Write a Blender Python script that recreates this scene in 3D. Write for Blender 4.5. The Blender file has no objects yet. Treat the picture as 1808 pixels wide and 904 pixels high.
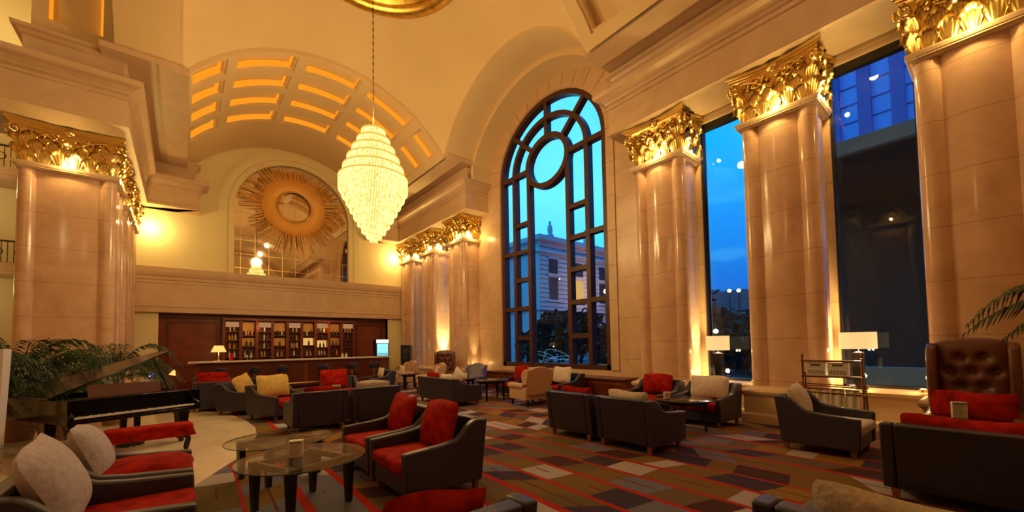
import bpy, bmesh, math, random
from mathutils import Vector, Matrix
random.seed(7)
PI = math.pi
S = bpy.context.scene
COL = S.collection

# ---------------------------------------------------------------- camera
TH, PH, RO, FPX, CH = 0.6844, 0.0412, -0.0173, 712.66, 1.6
Rv = Vector((math.cos(TH), -math.sin(TH), 0))
Fh = Vector((math.sin(TH), math.cos(TH), 0))
Fv = Fh*math.cos(PH) + Vector((0, 0, math.sin(PH)))
Dv = Fh*math.sin(PH) - Vector((0, 0, math.cos(PH)))
R2 = Rv*math.cos(RO) - Dv*math.sin(RO)
D2 = Rv*math.sin(RO) + Dv*math.cos(RO)
cam_d = bpy.data.cameras.new('camera'); cam = bpy.data.objects.new('camera', cam_d); COL.objects.link(cam)
m = Matrix(((R2.x, -D2.x, -Fv.x, 0), (R2.y, -D2.y, -Fv.y, 0), (R2.z, -D2.z, -Fv.z, CH), (0, 0, 0, 1)))
cam.matrix_world = m
cam_d.sensor_width = 36; cam_d.sensor_fit = 'HORIZONTAL'; cam_d.lens = FPX/1808*36
cam_d.shift_y = (580.88-452)/1808
cam_d.clip_start = 0.05; cam_d.clip_end = 400
S.camera = cam
S.view_settings.view_transform = 'Standard'; S.view_settings.look = 'None'
S.view_settings.gamma = 1; S.view_settings.use_curve_mapping = False
S.view_settings.exposure = 0.0
S.cycles.use_denoising = True
S.cycles.max_bounces = 8; S.cycles.diffuse_bounces = 4; S.cycles.glossy_bounces = 3
S.cycles.transmission_bounces = 6; S.cycles.transparent_max_bounces = 12
S.cycles.sample_clamp_indirect = 4.0
S.cycles.caustics_reflective = False; S.cycles.caustics_refractive = False

# ---------------------------------------------------------------- dusk sky
W = bpy.data.worlds.new('dusk_sky'); S.world = W; W.use_nodes = True
nt = W.node_tree; nt.nodes.clear()
wo = nt.nodes.new('ShaderNodeOutputWorld'); bg = nt.nodes.new('ShaderNodeBackground')
tc = nt.nodes.new('ShaderNodeTexCoord'); sx = nt.nodes.new('ShaderNodeSeparateXYZ')
rp = nt.nodes.new('ShaderNodeValToRGB'); nz = nt.nodes.new('ShaderNodeTexNoise'); mx = nt.nodes.new('ShaderNodeMixRGB')
mp = nt.nodes.new('ShaderNodeMapping'); mp.inputs['Scale'].default_value = (2, 2, 7)
r2 = nt.nodes.new('ShaderNodeValToRGB')
nt.links.new(tc.outputs['Generated'], sx.inputs[0]); nt.links.new(sx.outputs['Z'], rp.inputs[0])
nt.links.new(tc.outputs['Generated'], mp.inputs[0]); nt.links.new(mp.outputs[0], nz.inputs['Vector']); nz.inputs['Scale'].default_value = 1.6
nz.inputs['Detail'].default_value = 4
nt.links.new(nz.outputs['Fac'], r2.inputs[0])
r2.color_ramp.elements[0].position = .5; r2.color_ramp.elements[0].color = (0, 0, 0, 1)
r2.color_ramp.elements[1].position = .8; r2.color_ramp.elements[1].color = (.55, .55, .55, 1)
cr = rp.color_ramp; cr.elements[0].position = 0.0; cr.elements[0].color = (.004, .05, .2, 1)
cr.elements[1].position = 1; cr.elements[1].color = (.01, .2, .7, 1)
for p_, c_ in ((.12, (.0, .12, .50, 1)), (.28, (.0, .24, .70, 1)), (.42, (.0, .36, .82, 1)), (.6, (.01, .38, .85, 1))):
    e = cr.elements.new(p_); e.color = c_
rq = nt.nodes.new('ShaderNodeValToRGB'); cq = rq.color_ramp; cq.elements[0].position = 0; cq.elements[0].color = (.03, .42, .80, 1)
cq.elements[1].position = 1; cq.elements[1].color = (.04, .45, .85, 1)
for p_, c_ in ((.2, (.05, .56, .88, 1)), (.34, (.12, .72, .95, 1)), (.5, (.10, .66, .95, 1))):
    e = cq.elements.new(p_); e.color = c_
nt.links.new(sx.outputs['Z'], rq.inputs[0]); az = nt.nodes.new('ShaderNodeMapRange'); az.inputs['From Min'].default_value = .38; az.inputs['From Max'].default_value = .58; az.interpolation_type = 'SMOOTHSTEP'
nt.links.new(sx.outputs['Y'], az.inputs['Value']); ma = nt.nodes.new('ShaderNodeMixRGB'); nt.links.new(az.outputs[0], ma.inputs[0]); nt.links.new(rp.outputs[0], ma.inputs[1]); nt.links.new(rq.outputs[0], ma.inputs[2])
nt.links.new(r2.outputs[0], mx.inputs[0]); nt.links.new(ma.outputs[0], mx.inputs[1]); mx.inputs[2].default_value = (.12, .62, .92, 1)
nt.links.new(mx.outputs[0], bg.inputs[0]); bg.inputs[1].default_value = 1.5
nt.links.new(bg.outputs[0], wo.inputs[0])

LK = 2.1       # one factor for every lamp
def lamp(name, loc, power, col=(1, .62, .24), r=.08, kind='POINT', rot=None, spot=None, blend=.5):
    l = bpy.data.lights.new(name, kind); l.energy = power*LK; l.color = col
    if kind in ('POINT', 'SPOT'): l.shadow_soft_size = r
    if kind == 'SPOT': l.spot_size = spot; l.spot_blend = blend
    if kind == 'AREA': l.size = r
    o = bpy.data.objects.new(name, l); COL.objects.link(o); o.location = loc
    if rot: o.rotation_euler = rot
    return o

# ---------------------------------------------------------------- materials
def mat(name, col, rough=.5, metal=0, noise=None, bump=0, scale=8, emis=None, es=0, coat=0, spec=None):
    m = bpy.data.materials.new(name); m.use_nodes = True; t = m.node_tree; b = t.nodes['Principled BSDF']
    b.inputs['Base Color'].default_value = (*col, 1); b.inputs['Roughness'].default_value = rough
    b.inputs['Metallic'].default_value = metal
    if spec is not None: b.inputs['Specular IOR Level'].default_value = spec
    if coat: b.inputs['Coat Weight'].default_value = coat; b.inputs['Coat Roughness'].default_value = .08
    if emis: b.inputs['Emission Color'].default_value = (*emis, 1); b.inputs['Emission Strength'].default_value = es
    if noise or bump:
        tcn = t.nodes.new('ShaderNodeTexCoord'); n = t.nodes.new('ShaderNodeTexNoise'); n.inputs['Scale'].default_value = scale
        n.inputs['Detail'].default_value = 5; t.links.new(tcn.outputs['Object'], n.inputs['Vector'])
        if noise:
            x = t.nodes.new('ShaderNodeMixRGB'); x.inputs[1].default_value = (*col, 1); x.inputs[2].default_value = (*noise, 1)
            rr = t.nodes.new('ShaderNodeValToRGB'); rr.color_ramp.elements[0].position = .35; rr.color_ramp.elements[1].position = .68
            t.links.new(n.outputs['Fac'], rr.inputs[0]); t.links.new(rr.outputs[0], x.inputs[0]); t.links.new(x.outputs[0], b.inputs['Base Color'])
        if bump:
            bp = t.nodes.new('ShaderNodeBump'); bp.inputs['Strength'].default_value = bump; bp.inputs['Distance'].default_value = .02
            t.links.new(n.outputs['Fac'], bp.inputs['Height']); t.links.new(bp.outputs[0], b.inputs['Normal'])
    return m

def marble(name, c1, c2, rough=.22, joint=None, jw=.012, vscale=1.0):
    """polished stone: cloudy veins plus dark bed joints every `joint` metres of height"""
    m = bpy.data.materials.new(name); m.use_nodes = True; t = m.node_tree; b = t.nodes['Principled BSDF']
    L = t.links.new; g = t.nodes.new('ShaderNodeNewGeometry')
    n = t.nodes.new('ShaderNodeTexNoise'); n.inputs['Scale'].default_value = 1.3*vscale; n.inputs['Detail'].default_value = 9; n.inputs['Roughness'].default_value = .65
    n.inputs['Distortion'].default_value = .8
    L(g.outputs['Position'], n.inputs['Vector'])
    r = t.nodes.new('ShaderNodeValToRGB'); r.color_ramp.elements[0].position = .32; r.color_ramp.elements[0].color = (*c2, 1)
    r.color_ramp.elements[1].position = .62; r.color_ramp.elements[1].color = (*c1, 1)
    L(n.outputs['Fac'], r.inputs[0]); out = r.outputs[0]
    if joint:
        s = t.nodes.new('ShaderNodeSeparateXYZ'); L(g.outputs['Position'], s.inputs[0])
        a = t.nodes.new('ShaderNodeMath'); a.operation = 'DIVIDE'; a.inputs[1].default_value = joint; L(s.outputs['Z'], a.inputs[0])
        f = t.nodes.new('ShaderNodeMath'); f.operation = 'FRACT'; L(a.outputs[0], f.inputs[0])
        lt = t.nodes.new('ShaderNodeMath'); lt.operation = 'LESS_THAN'; lt.inputs[1].default_value = jw/joint; L(f.outputs[0], lt.inputs[0])
        x = t.nodes.new('ShaderNodeMixRGB'); x.inputs[2].default_value = (c2[0]*.55, c2[1]*.5, c2[2]*.45, 1); L(lt.outputs[0], x.inputs[0]); L(out, x.inputs[1]); out = x.outputs[0]
    L(out, b.inputs['Base Color']); b.inputs['Roughness'].default_value = rough
    return m

def emat(name, col, s):
    m = bpy.data.materials.new(name); m.use_nodes = True; t = m.node_tree
    for n in list(t.nodes):
        if n.type != 'OUTPUT_MATERIAL': t.nodes.remove(n)
    e = t.nodes.new('ShaderNodeEmission'); e.inputs[0].default_value = (*col, 1); e.inputs[1].default_value = s
    t.links.new(e.outputs[0], [n for n in t.nodes if n.type == 'OUTPUT_MATERIAL'][0].inputs[0]); return m

def sparkle(m, lo=.35, hi=3.2, scale=9):
    t = m.node_tree; e = [n for n in t.nodes if n.type == 'EMISSION'][0]; tcn = t.nodes.new('ShaderNodeTexCoord'); n = t.nodes.new('ShaderNodeTexNoise'); n.inputs['Scale'].default_value = scale; n.inputs['Detail'].default_value = 3
    mr = t.nodes.new('ShaderNodeMapRange'); mr.inputs['From Min'].default_value = .35; mr.inputs['From Max'].default_value = .68; mr.inputs['To Min'].default_value = lo; mr.inputs['To Max'].default_value = hi
    t.links.new(tcn.outputs['Object'], n.inputs['Vector']); t.links.new(n.outputs['Fac'], mr.inputs['Value']); t.links.new(mr.outputs[0], e.inputs[1]); return m
def paneglass(name, tint=(1, 1, 1), ior=1.5):
    m = bpy.data.materials.new(name); m.use_nodes = True; t = m.node_tree
    for n in list(t.nodes):
        if n.type != 'OUTPUT_MATERIAL': t.nodes.remove(n)
    tr = t.nodes.new('ShaderNodeBsdfTransparent'); tr.inputs[0].default_value = (*tint, 1)
    gl = t.nodes.new('ShaderNodeBsdfGlossy'); gl.inputs['Roughness'].default_value = .01
    fr = t.nodes.new('ShaderNodeFresnel'); fr.inputs[0].default_value = ior
    mx_ = t.nodes.new('ShaderNodeMixShader')
    L = t.links.new
    ge = t.nodes.new('ShaderNodeNewGeometry'); k1 = t.nodes.new('ShaderNodeMath'); k1.operation = 'SUBTRACT'; k1.inputs[0].default_value = 1; k2 = t.nodes.new('ShaderNodeMath'); k2.operation = 'MULTIPLY'
    L(ge.outputs['Backfacing'], k1.inputs[1]); L(k1.outputs[0], k2.inputs[0]); L(fr.outputs[0], k2.inputs[1]); L(k2.outputs[0], mx_.inputs[0]); L(tr.outputs[0], mx_.inputs[1]); L(gl.outputs[0], mx_.inputs[2])
    L(mx_.outputs[0], [n for n in t.nodes if n.type == 'OUTPUT_MATERIAL'][0].inputs[0]); return m

M = dict(
    marble=marble('beige_marble', (.76, .50, .345), (.60, .37, .24), .16, .82, .007),
    marble_wall=marble('wall_marble', (.74, .52, .32), (.60, .39, .23), .3, 1.16, .009),
    stone=marble('cut_stone', (.68, .475, .29), (.58, .39, .23), .45),
    stonefloor=marble('floor_marble', (.92, .80, .60), (.76, .62, .44), .12, None, vscale=.8),
    plaster=mat('ceiling_plaster', (.78, .575, .31), .8, noise=(.73, .53, .28), scale=.6),
    plaster_y=mat('back_wall_plaster', (.84, .72, .40), .8),
    gold=mat('gold_leaf', (1, .74, .26), .26, 1.0, bump=.25, scale=14),
    golddark=mat('dark_gilding', (.9, .55, .16), .33, 1.0, bump=.3, scale=10),
    goldring=mat('ring_gilding', (.85, .55, .12), .3, 1.0, noise=(.6, .32, .05), scale=5),
    straw=mat('straw_gold', (1, .56, .14), .4, .15, noise=(.80, .40, .08), scale=30),
    leather=mat('charcoal_leather', (.030, .027, .055), .38, bump=.12, scale=60),
    leather_e=mat('dark_leather', (.018, .016, .030), .4, bump=.12, scale=60),
    brown=mat('brown_leather', (.12, .035, .02), .35, bump=.1, scale=50),
    red=mat('red_velvet', (.42, .014, .005), .9, noise=(.20, .005, .003), scale=9, bump=.35, spec=.12),
    white=mat('ivory_chenille', (.72, .62, .52), .9, noise=(.55, .46, .40), scale=28, bump=.4),
    grey=mat('lilac_grey_chenille', (.52, .47, .50), .9, noise=(.40, .35, .37), scale=24, bump=.4),
    yellow=mat('mustard_fabric', (.62, .42, .10), .85, noise=(.5, .32, .07), scale=14, bump=.3),
    pink=mat('beige_pink_fabric', (.56, .35, .23), .85, noise=(.48, .29, .19), scale=20, bump=.15),
    bluegrey=mat('slate_fabric', (.26, .24, .32), .85, noise=(.2, .18, .26), scale=20, bump=.15),
    leg=mat('reddish_wood_leg', (.28, .09, .04), .4),
    black=mat('black_lacquer', (.006, .006, .007), .12, spec=.35),
    blackwood=mat('black_wood', (.012, .010, .010), .3),
    mahog=mat('mahogany', (.24, .045, .018), .32, noise=(.17, .028, .010), scale=3),
    mahogd=mat('dark_mahogany', (.13, .025, .012), .3, noise=(.09, .016, .008), scale=3),
    bronze=mat('bronze_frame', (.075, .028, .020), .35, noise=(.06, .02, .015), scale=4),
    glass=paneglass('window_glass', (.93, .97, 1)),
    tabglass=paneglass('table_glass', (.95, .98, .94), 1.9),
    edge=mat('green_glass_edge', (.05, .14, .12), .1),
    chrome=mat('chrome', (.7, .7, .72), .15, 1.0),
    brass=mat('brass', (.7, .45, .16), .3, 1.0),
    mirror=mat('mirror_glass', (.80, .72, .62), .03, 1.0),
    shade=mat('lit_lamp_shade', (.8, .62, .38), .8, emis=(1, .70, .30), es=.75),
    shade2=mat('lit_small_shade', (.8, .62, .38), .8, emis=(1, .52, .12), es=1.1),
    paper=mat('printed_paper', (.75, .68, .58), .6),
    ink=mat('printing_ink', (.06, .05, .05), .7),
    redink=mat('red_ink', (.5, .04, .02), .7),
    palm=mat('palm_leaf', (.018, .052, .014), .5, noise=(.010, .032, .009), scale=3),
    leaf=mat('plant_leaf', (.04, .12, .03), .5),
    twig=mat('dry_stem', (.16, .10, .04), .7),
    soil=mat('dark_soil', (.03, .02, .012), .9),
    pot=mat('terracotta_pot', (.30, .14, .07), .6),
    whitepot=mat('white_planter', (.72, .68, .72), .5),
    ivory=mat('ivory_keys', (.8, .76, .70), .3),
    iron=mat('wrought_iron', (.02, .02, .02), .5),
    crystal=emat('lit_crystal', (1, .79, .24), 1.5),
    crystal2=emat('lit_crystal_deep', (1, .62, .10), .9),
    bulb=emat('glowing_bulb', (1, .78, .35), 14),
    led=emat('amber_led_strip', (1, .33, .015), 1.0),
    creamlit=emat('lit_cream_panel', (1, .47, .20), .42),
    bluelit=emat('cyan_screen', (.25, .85, .95), 1.5),
    whitelit=emat('white_light_box', (.9, 1, 1), 1.6),
    winlit=emat('lit_room', (1, .55, .14), .8),
    blueled=emat('blue_led', (.08, .2, 1), 6),
    downlight=emat('downlight_lens', (1, .75, .4), 5),
)

sparkle(M['crystal'], .9, 2.4, 16)
def carpet():
    m = bpy.data.materials.new('striped_carpet'); m.use_nodes = True; t = m.node_tree; b = t.nodes['Principled BSDF']; L = t.links.new
    g = t.nodes.new('ShaderNodeNewGeometry'); s = t.nodes.new('ShaderNodeSeparateXYZ'); L(g.outputs['Position'], s.inputs[0])
    def mth(op, a, b_=None):
        n = t.nodes.new('ShaderNodeMath'); n.operation = op
        for i, v in enumerate((a, b_)):
            if v is None: continue
            if isinstance(v, (int, float)): n.inputs[i].default_value = v
            else: L(v, n.inputs[i])
        return n.outputs[0]
    X, Y = s.outputs['X'], s.outputs['Y']
    P = .4633
    u = mth('DIVIDE', mth('SUBTRACT', X, .045), P)
    nz = t.nodes.new('ShaderNodeTexNoise'); nz.inputs['Scale'].default_value = .35; nz.inputs['Detail'].default_value = 0; L(g.outputs['Position'], nz.inputs['Vector'])
    u = mth('ADD', u, mth('MULTIPLY', mth('SUBTRACT', nz.outputs['Fac'], .5), .55))
    row = mth('FLOOR', u); fr = mth('FRACT', u)
    # red line: width varies per row
    wn = t.nodes.new('ShaderNodeTexWhiteNoise'); wn.noise_dimensions = '1D'; L(row, wn.inputs['W'])
    wid = mth('ADD', .05, mth('MULTIPLY', wn.outputs['Value'], .16))
    red = mth('LESS_THAN', fr, wid)
    # cells along Y: boundaries slanted and shifted per half row
    half = mth('FLOOR', mth('MULTIPLY', u, 2)); 
    wn2 = t.nodes.new('ShaderNodeTexWhiteNoise'); wn2.noise_dimensions = '1D'; L(row, wn2.inputs['W'])
    vor = t.nodes.new('ShaderNodeTexVoronoi'); vor.voronoi_dimensions = '1D'; vor.inputs['Scale'].default_value = 1.0
    sl = mth('ADD', mth('DIVIDE', Y, .43), mth('MULTIPLY', row, 17.37)); sl = mth('ADD', sl, mth('MULTIPLY', mth('SUBTRACT', fr, .5), mth('SUBTRACT', mth('MULTIPLY', wn2.outputs['Value'], 2.0), 1.0)))
    L(sl, vor.inputs['W'])
    wn3 = t.nodes.new('ShaderNodeTexWhiteNoise'); wn3.noise_dimensions = '2D'
    cmb = t.nodes.new('ShaderNodeCombineXYZ'); L(row, cmb.inputs[0]); L(vor.outputs['W'], cmb.inputs[1]); L(cmb.outputs[0], wn3.inputs['Vector'])
    rp = t.nodes.new('ShaderNodeValToRGB'); rp.color_ramp.interpolation = 'CONSTANT'
    cols = [(0, (.17, .095, .022)), (.14, (.13, .085, .05)), (.27, (.36, .31, .31)), (.40, (.06, .022, .020)), (.50, (.24, .13, .025)), (.61, (.14, .13, .19)), (.75, (.12, .085, .035)), (.86, (.045, .030, .055))]
    el = rp.color_ramp.elements; el[0].color = (*cols[0][1], 1); el[1].position = cols[1][0]; el[1].color = (*cols[1][1], 1)
    for p_, c_ in cols[2:]:
        e = el.new(p_); e.color = (*c_, 1)
    L(wn3.outputs['Value'], rp.inputs[0])
    # short dark dashes inside some cells
    dn = t.nodes.new('ShaderNodeTexNoise'); dn.inputs['Scale'].default_value = 1.1; dn.inputs['Detail'].default_value = 0; L(g.outputs['Position'], dn.inputs['Vector'])
    dash = mth('MULTIPLY', mth('LESS_THAN', mth('ABSOLUTE', mth('SUBTRACT', fr, .58)), .028), mth('GREATER_THAN', dn.outputs['Fac'], .56))
    x0 = t.nodes.new('ShaderNodeMixRGB'); L(dash, x0.inputs[0]); L(rp.outputs[0], x0.inputs[1]); x0.inputs[2].default_value = (.12, .03, .02, 1)
    x1 = t.nodes.new('ShaderNodeMixRGB'); L(red, x1.inputs[0]); L(x0.outputs[0], x1.inputs[1]); x1.inputs[2].default_value = (.36, .018, .007, 1)
    fn = t.nodes.new('ShaderNodeTexNoise'); fn.inputs['Scale'].default_value = 90; L(g.outputs['Position'], fn.inputs['Vector'])
    bp = t.nodes.new('ShaderNodeBump'); bp.inputs['Strength'].default_value = .3; bp.inputs['Distance'].default_value = .01; L(fn.outputs['Fac'], bp.inputs['Height']); L(bp.outputs[0], b.inputs['Normal'])
    L(x1.outputs[0], b.inputs['Base Color']); b.inputs['Roughness'].default_value = .95; b.inputs['Specular IOR Level'].default_value = .15
    return m
M['carpet'] = carpet()

# ---------------------------------------------------------------- mesh helpers
class MB:
    def __init__(s): s.v = []; s.f = []
    def add(s, vs, fs, mtx=None):
        k = len(s.v)
        s.v += [tuple(mtx @ Vector(p)) if mtx else tuple(p) for p in vs]; s.f += [tuple(i+k for i in f) for f in fs]; return s
    def box(s, x0, x1, y0, y1, z0, z1, mtx=None):
        vs = [(x, y, z) for z in (z0, z1) for y in (y0, y1) for x in (x0, x1)]
        return s.add(vs, [(0, 2, 3, 1), (4, 5, 7, 6), (0, 1, 5, 4), (2, 6, 7, 3), (0, 4, 6, 2), (1, 3, 7, 5)], mtx)
    def prism(s, poly, a, b, axis='z', mtx=None):
        """poly in the two other axes, extruded from a to b"""
        def P(p, h): return {'z': (p[0], p[1], h), 'y': (p[0], h, p[1]), 'x': (h, p[0], p[1])}[axis]
        n = len(poly); vs = [P(p, a) for p in poly]+[P(p, b) for p in poly]
        return s.add(vs, [tuple(range(n))[::-1], tuple(range(n, 2*n))]+[(i, (i+1) % n, (i+1) % n+n, i+n) for i in range(n)], mtx)
    def taper(s, cx, cy, z0, z1, w0, w1, mtx=None):
        vs = [(cx+a*w0, cy+b*w0, z0) for a, b in ((-1, -1), (1, -1), (1, 1), (-1, 1))]+[(cx+a*w1, cy+b*w1, z1) for a, b in ((-1, -1), (1, -1), (1, 1), (-1, 1))]
        return s.add(vs, [(3, 2, 1, 0), (4, 5, 6, 7)]+[(i, (i+1) % 4, (i+1) % 4+4, i+4) for i in range(4)], mtx)
    def lathe(s, prof, seg=24, mtx=None, c=(0, 0, 0), a0=0, a1=2*PI, cap=True):
        full = abs(a1-a0-2*PI) < 1e-6; n = seg if full else seg+1; vs = []
        for r, z in prof:
            for i in range(n):
                a = a0+(a1-a0)*i/seg; vs.append((c[0]+r*math.cos(a), c[1]+r*math.sin(a), c[2]+z))
        fs = []
        for j in range(len(prof)-1):
            for i in range(seg):
                i2 = (i+1) % n; fs.append((j*n+i, j*n+i2, (j+1)*n+i2, (j+1)*n+i))
        if full and cap and prof[0] != prof[-1]:
            if prof[0][0] > 1e-6: fs.append(tuple(range(n))[::-1])
            if prof[-1][0] > 1e-6: fs.append(tuple((len(prof)-1)*n+i for i in range(n)))
        return s.add(vs, fs, mtx)
    def tube(s, pts, r, seg=6, mtx=None, r1=None):
        pts = [Vector(p) for p in pts]; vs = []; n = len(pts)
        for k, p in enumerate(pts):
            d = (pts[min(k+1, n-1)]-pts[max(k-1, 0)]).normalized(); up = Vector((0, 0, 1)) if abs(d.z) < .9 else Vector((1, 0, 0))
            a = d.cross(up).normalized(); b = a.cross(d); rr = r if r1 is None else r+(r1-r)*k/(n-1)
            vs += [p+(a*math.cos(t)+b*math.sin(t))*rr for t in [2*PI*i/seg for i in range(seg)]]
        fs = [(k*seg+i, k*seg+(i+1) % seg, (k+1)*seg+(i+1) % seg, (k+1)*seg+i) for k in range(n-1) for i in range(seg)]
        fs += [tuple(range(seg))[::-1], tuple((n-1)*seg+i for i in range(seg))]
        return s.add(vs, fs, mtx)
    def grid(s, nu, nv, fn, mtx=None, wu=False, wv=False):
        vs = [fn(i/(nu if wu else nu), j/(nv if wv else nv)) for j in range(nv+(0 if wv else 1)) for i in range(nu+(0 if wu else 1))]
        W_ = nu+(0 if wu else 1); H_ = nv+(0 if wv else 1); fs = []
        for j in range(nv):
            for i in range(nu):
                fs.append((j*W_+i, j*W_+(i+1) % W_, ((j+1) % H_)*W_+(i+1) % W_, ((j+1) % H_)*W_+i))
        return s.add(vs, fs, mtx)
    def sweep(s, prof, path, side=1, closed=False, close_prof=True):
        """prof: (offset outward, z); path: plan points; mitred corners; outward = side * right-hand normal"""
        P = [Vector((p[0], p[1])) for p in path]; n = len(P); offs = []
        for k in range(n):
            ds = []
            if closed or k > 0: ds.append((P[k]-P[k-1]).normalized())
            if closed or k < n-1: ds.append((P[(k+1) % n]-P[k]).normalized())
            ns = [Vector((d.y, -d.x))*side for d in ds]
            if len(ns) == 2: o = (ns[0]+ns[1]); o = o/max(.15, (1+ns[0].dot(ns[1])))
            else: o = ns[0]
            offs.append(o)
        vs = []; m_ = len(prof)
        for k in range(n): vs += [(P[k].x+offs[k].x*o, P[k].y+offs[k].y*o, z) for o, z in prof]
        fs = []; K = n if closed else n-1; q = m_ if close_prof else m_-1
        for k in range(K):
            a, b = k*m_, ((k+1) % n)*m_
            for i in range(q): fs.append((a+i, a+(i+1) % m_, b+(i+1) % m_, b+i))
        if not closed: fs += [tuple(range(m_)), tuple((n-1)*m_+i for i in range(m_))[::-1]]
        return s.add(vs, fs)
    def build(s, name, material, parent=None, loc=None, smooth=False, bevel=0, subsurf=0, fix=True):
        me = bpy.data.meshes.new(name); me.from_pydata(s.v, [], s.f)
        if fix:
            bm = bmesh.new(); bm.from_mesh(me); bmesh.ops.recalc_face_normals(bm, faces=bm.faces); bm.to_mesh(me); bm.free()
        me.materials.append(M[material] if isinstance(material, str) else material)
        if smooth:
            for p in me.polygons: p.use_smooth = True
            if smooth == 'auto': me.set_sharp_from_angle(angle=.7)
        o = bpy.data.objects.new(name, me); COL.objects.link(o)
        if parent: o.parent = parent
        if loc: o.location = loc
        if bevel:
            b = o.modifiers.new('soft_edges', 'BEVEL'); b.width = bevel; b.segments = 2; b.limit_method = 'ANGLE'
            for p in me.polygons: p.use_smooth = True
            me.set_sharp_from_angle(angle=1.3)
        if subsurf: sm = o.modifiers.new('smooth', 'SUBSURF'); sm.levels = subsurf; sm.render_levels = subsurf
        return o

def struct(o): o['kind'] = 'structure'; return o
def tag(o, label, cat, group=None, kind=None):
    o['label'] = label; o['category'] = cat
    if group: o['group'] = group
    if kind: o['kind'] = kind
    return o
def thing(name, label, cat, loc=(0, 0, 0), rz=0, group=None, kind=None):
    o = bpy.data.objects.new(name, None); COL.objects.link(o); o.location = loc; o.rotation_euler = (0, 0, rz); o.empty_display_size = .1
    return tag(o, label, cat, group, kind)
KIDS = {}
def copy_tree(o, loc=None, rz=None, label=None, parent=None):
    c = o.copy(); COL.objects.link(c)
    if parent: c.parent = parent
    for ch in [k for k in bpy.data.objects if k.parent == o]: copy_tree(ch, parent=c)
    if loc is not None: c.location = loc
    if rz is not None: c.rotation_euler = (0, 0, rz)
    if label: c['label'] = label
    return c
# ================================================================ the room
CX, CY = 3.75, 9.7
YE, YN = 13.2, 6.2            # far and near edge of the crossing bay
HX = 3.88                       # half width of the crossing vault
ZL = 8.8
RE, ZE = 4.78, 8.8-math.sqrt(4.78**2-3.88**2)     # end arches (seen along the room)
RS = 4.0; HY = (YE-YN)/2; ZS = 8.8-math.sqrt(RS**2-HY**2)  # side arches
RV, ZV = 4.68, 5.97             # barrel vaults
HV = 3.8
def ze(x): return ZE+math.sqrt(max(0, RE*RE-x*x))
def zs(y): return ZS+math.sqrt(max(0, RS*RS-y*y))

# floor
b = MB(); b.box(-7, 10, -5, 22, -.2, 0); struct(b.build('floor', 'carpet'))
edge = [(-.45, 5.2), (.17, 6.25), (.74, 7.46), (.93, 8.2), (1.10, 9.0), (1.18, 9.9), (1.13, 11.1), (.98, 12.1), (.78, 12.9), (.45, 13.6), (-.1, 14.1), (-.9, 14.4), (-7, 14.4), (-7, -4.9), (-2.6, -4.9), (-2.6, 3.6), (-1.4, 3.6)]
b = MB(); b.prism(edge, 0, .008); struct(b.build('floor_marble', 'stonefloor'))

# right wall
WX = 9.7
b = MB()
def wbox(y0, y1, z0, z1): b.box(WX, WX+.35, y0, y1, z0, z1)
wbox(-5, .80, 0, 13.8); wbox(.80, 2.01, 0, .72); wbox(.80, 2.01, 6.9, 13.8); wbox(2.01, 3.33, 0, 13.8)
wbox(3.33, 4.54, 0, .72); wbox(3.33, 4.54, 6.9, 13.8); wbox(4.54, 5.9, 0, 13.8)
AW, AR, AZ, AY = 2.57, 2.26, 8.0, 9.9
wbox(5.9, AY-AW, 0, 13.8); wbox(AY+AW, 15.2, 0, 13.8); wbox(AY-AW, AY+AW, 0, .82)
N = 40
arc = [(AY-AW*math.cos(PI*i/N), AZ+AR*math.sin(PI*i/N)) for i in range(N+1)]
for i in range(N): b.prism([arc[i], arc[i+1], (arc[i+1][0], 13.8), (arc[i][0], 13.8)], WX, WX+.35, 'x')
wbox(15.2, 16.45, 0, .72); wbox(15.2, 16.45, 6.9, 13.8); wbox(16.45, 17.75, 0, 13.8); wbox(17.75, 18.98, 0, .72); wbox(17.75, 18.98, 6.9, 13.8); wbox(18.98, 22, 0, 13.8)
struct(b.build('wall_right', 'marble_wall'))
# voussoir ring round the arched window
b = MB(); nb = 15
for k in range(nb):
    a0, a1 = PI*(k+.02)/nb, PI*(k+.98)/nb; P = []
    for t in range(5):
        a = a0+(a1-a0)*t/4; P.append((AY-(AW+.02)*math.cos(a), AZ+(AR+.02)*math.sin(a)))
    for t in range(4, -1, -1):
        a = a0+(a1-a0)*t/4; P.append((AY-(AW+.86)*math.cos(a), AZ+(AR+.86)*math.sin(a)))
    b.prism(P, WX-.035, WX, 'x')
for sgn in (-1, 1):
    for k in range(7):
        y0 = AY+sgn*(AW+.02); y1 = AY+sgn*(AW+.30)
        b.box(WX-.035, WX, min(y0, y1), max(y0, y1), .83+k*1.024, .83+(k+1)*1.024-.012)
struct(b.build('trim_1', 'stone'))
# stone wall ledges under the windows and at the column feet
prof = [(0, 0), (.26, 0), (.26, .12), (.20, .16), (.20, .56), (.27, .60), (.29, .66), (.27, .70), (0, .72)]
b = MB()
for y0, y1 in ((.86, 1.95), (3.39, 4.48), (15.26, 16.39), (17.8, 18.9)): b.sweep(prof, [(WX, y0), (WX, y1)], -1)
struct(b.build('baseboard_right', 'stone'))
# other walls
b = MB(); b.box(-7.3, -7, -5, 22, 0, 13.8); struct(b.build('wall_left', 'plaster'))
b = MB(); b.box(-7.3, 10, -5.3, -5, 0, 13.8); struct(b.build('wall_near', 'plaster'))
b = MB(); b.box(-7, 10, 20.4, 20.7, 3.1, 13.8); b.box(-7, -.73, 20.4, 20.7, 0, 3.1); b.box(8.28, 10, 20.4, 20.7, 0, 3.1)
struct(b.build('wall_back', 'plaster_y'))
b = MB(); b.box(-7.3, 10.05, -5.3, 22, 13.8, 14.1); struct(b.build('ceiling_slab', 'plaster'))

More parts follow.
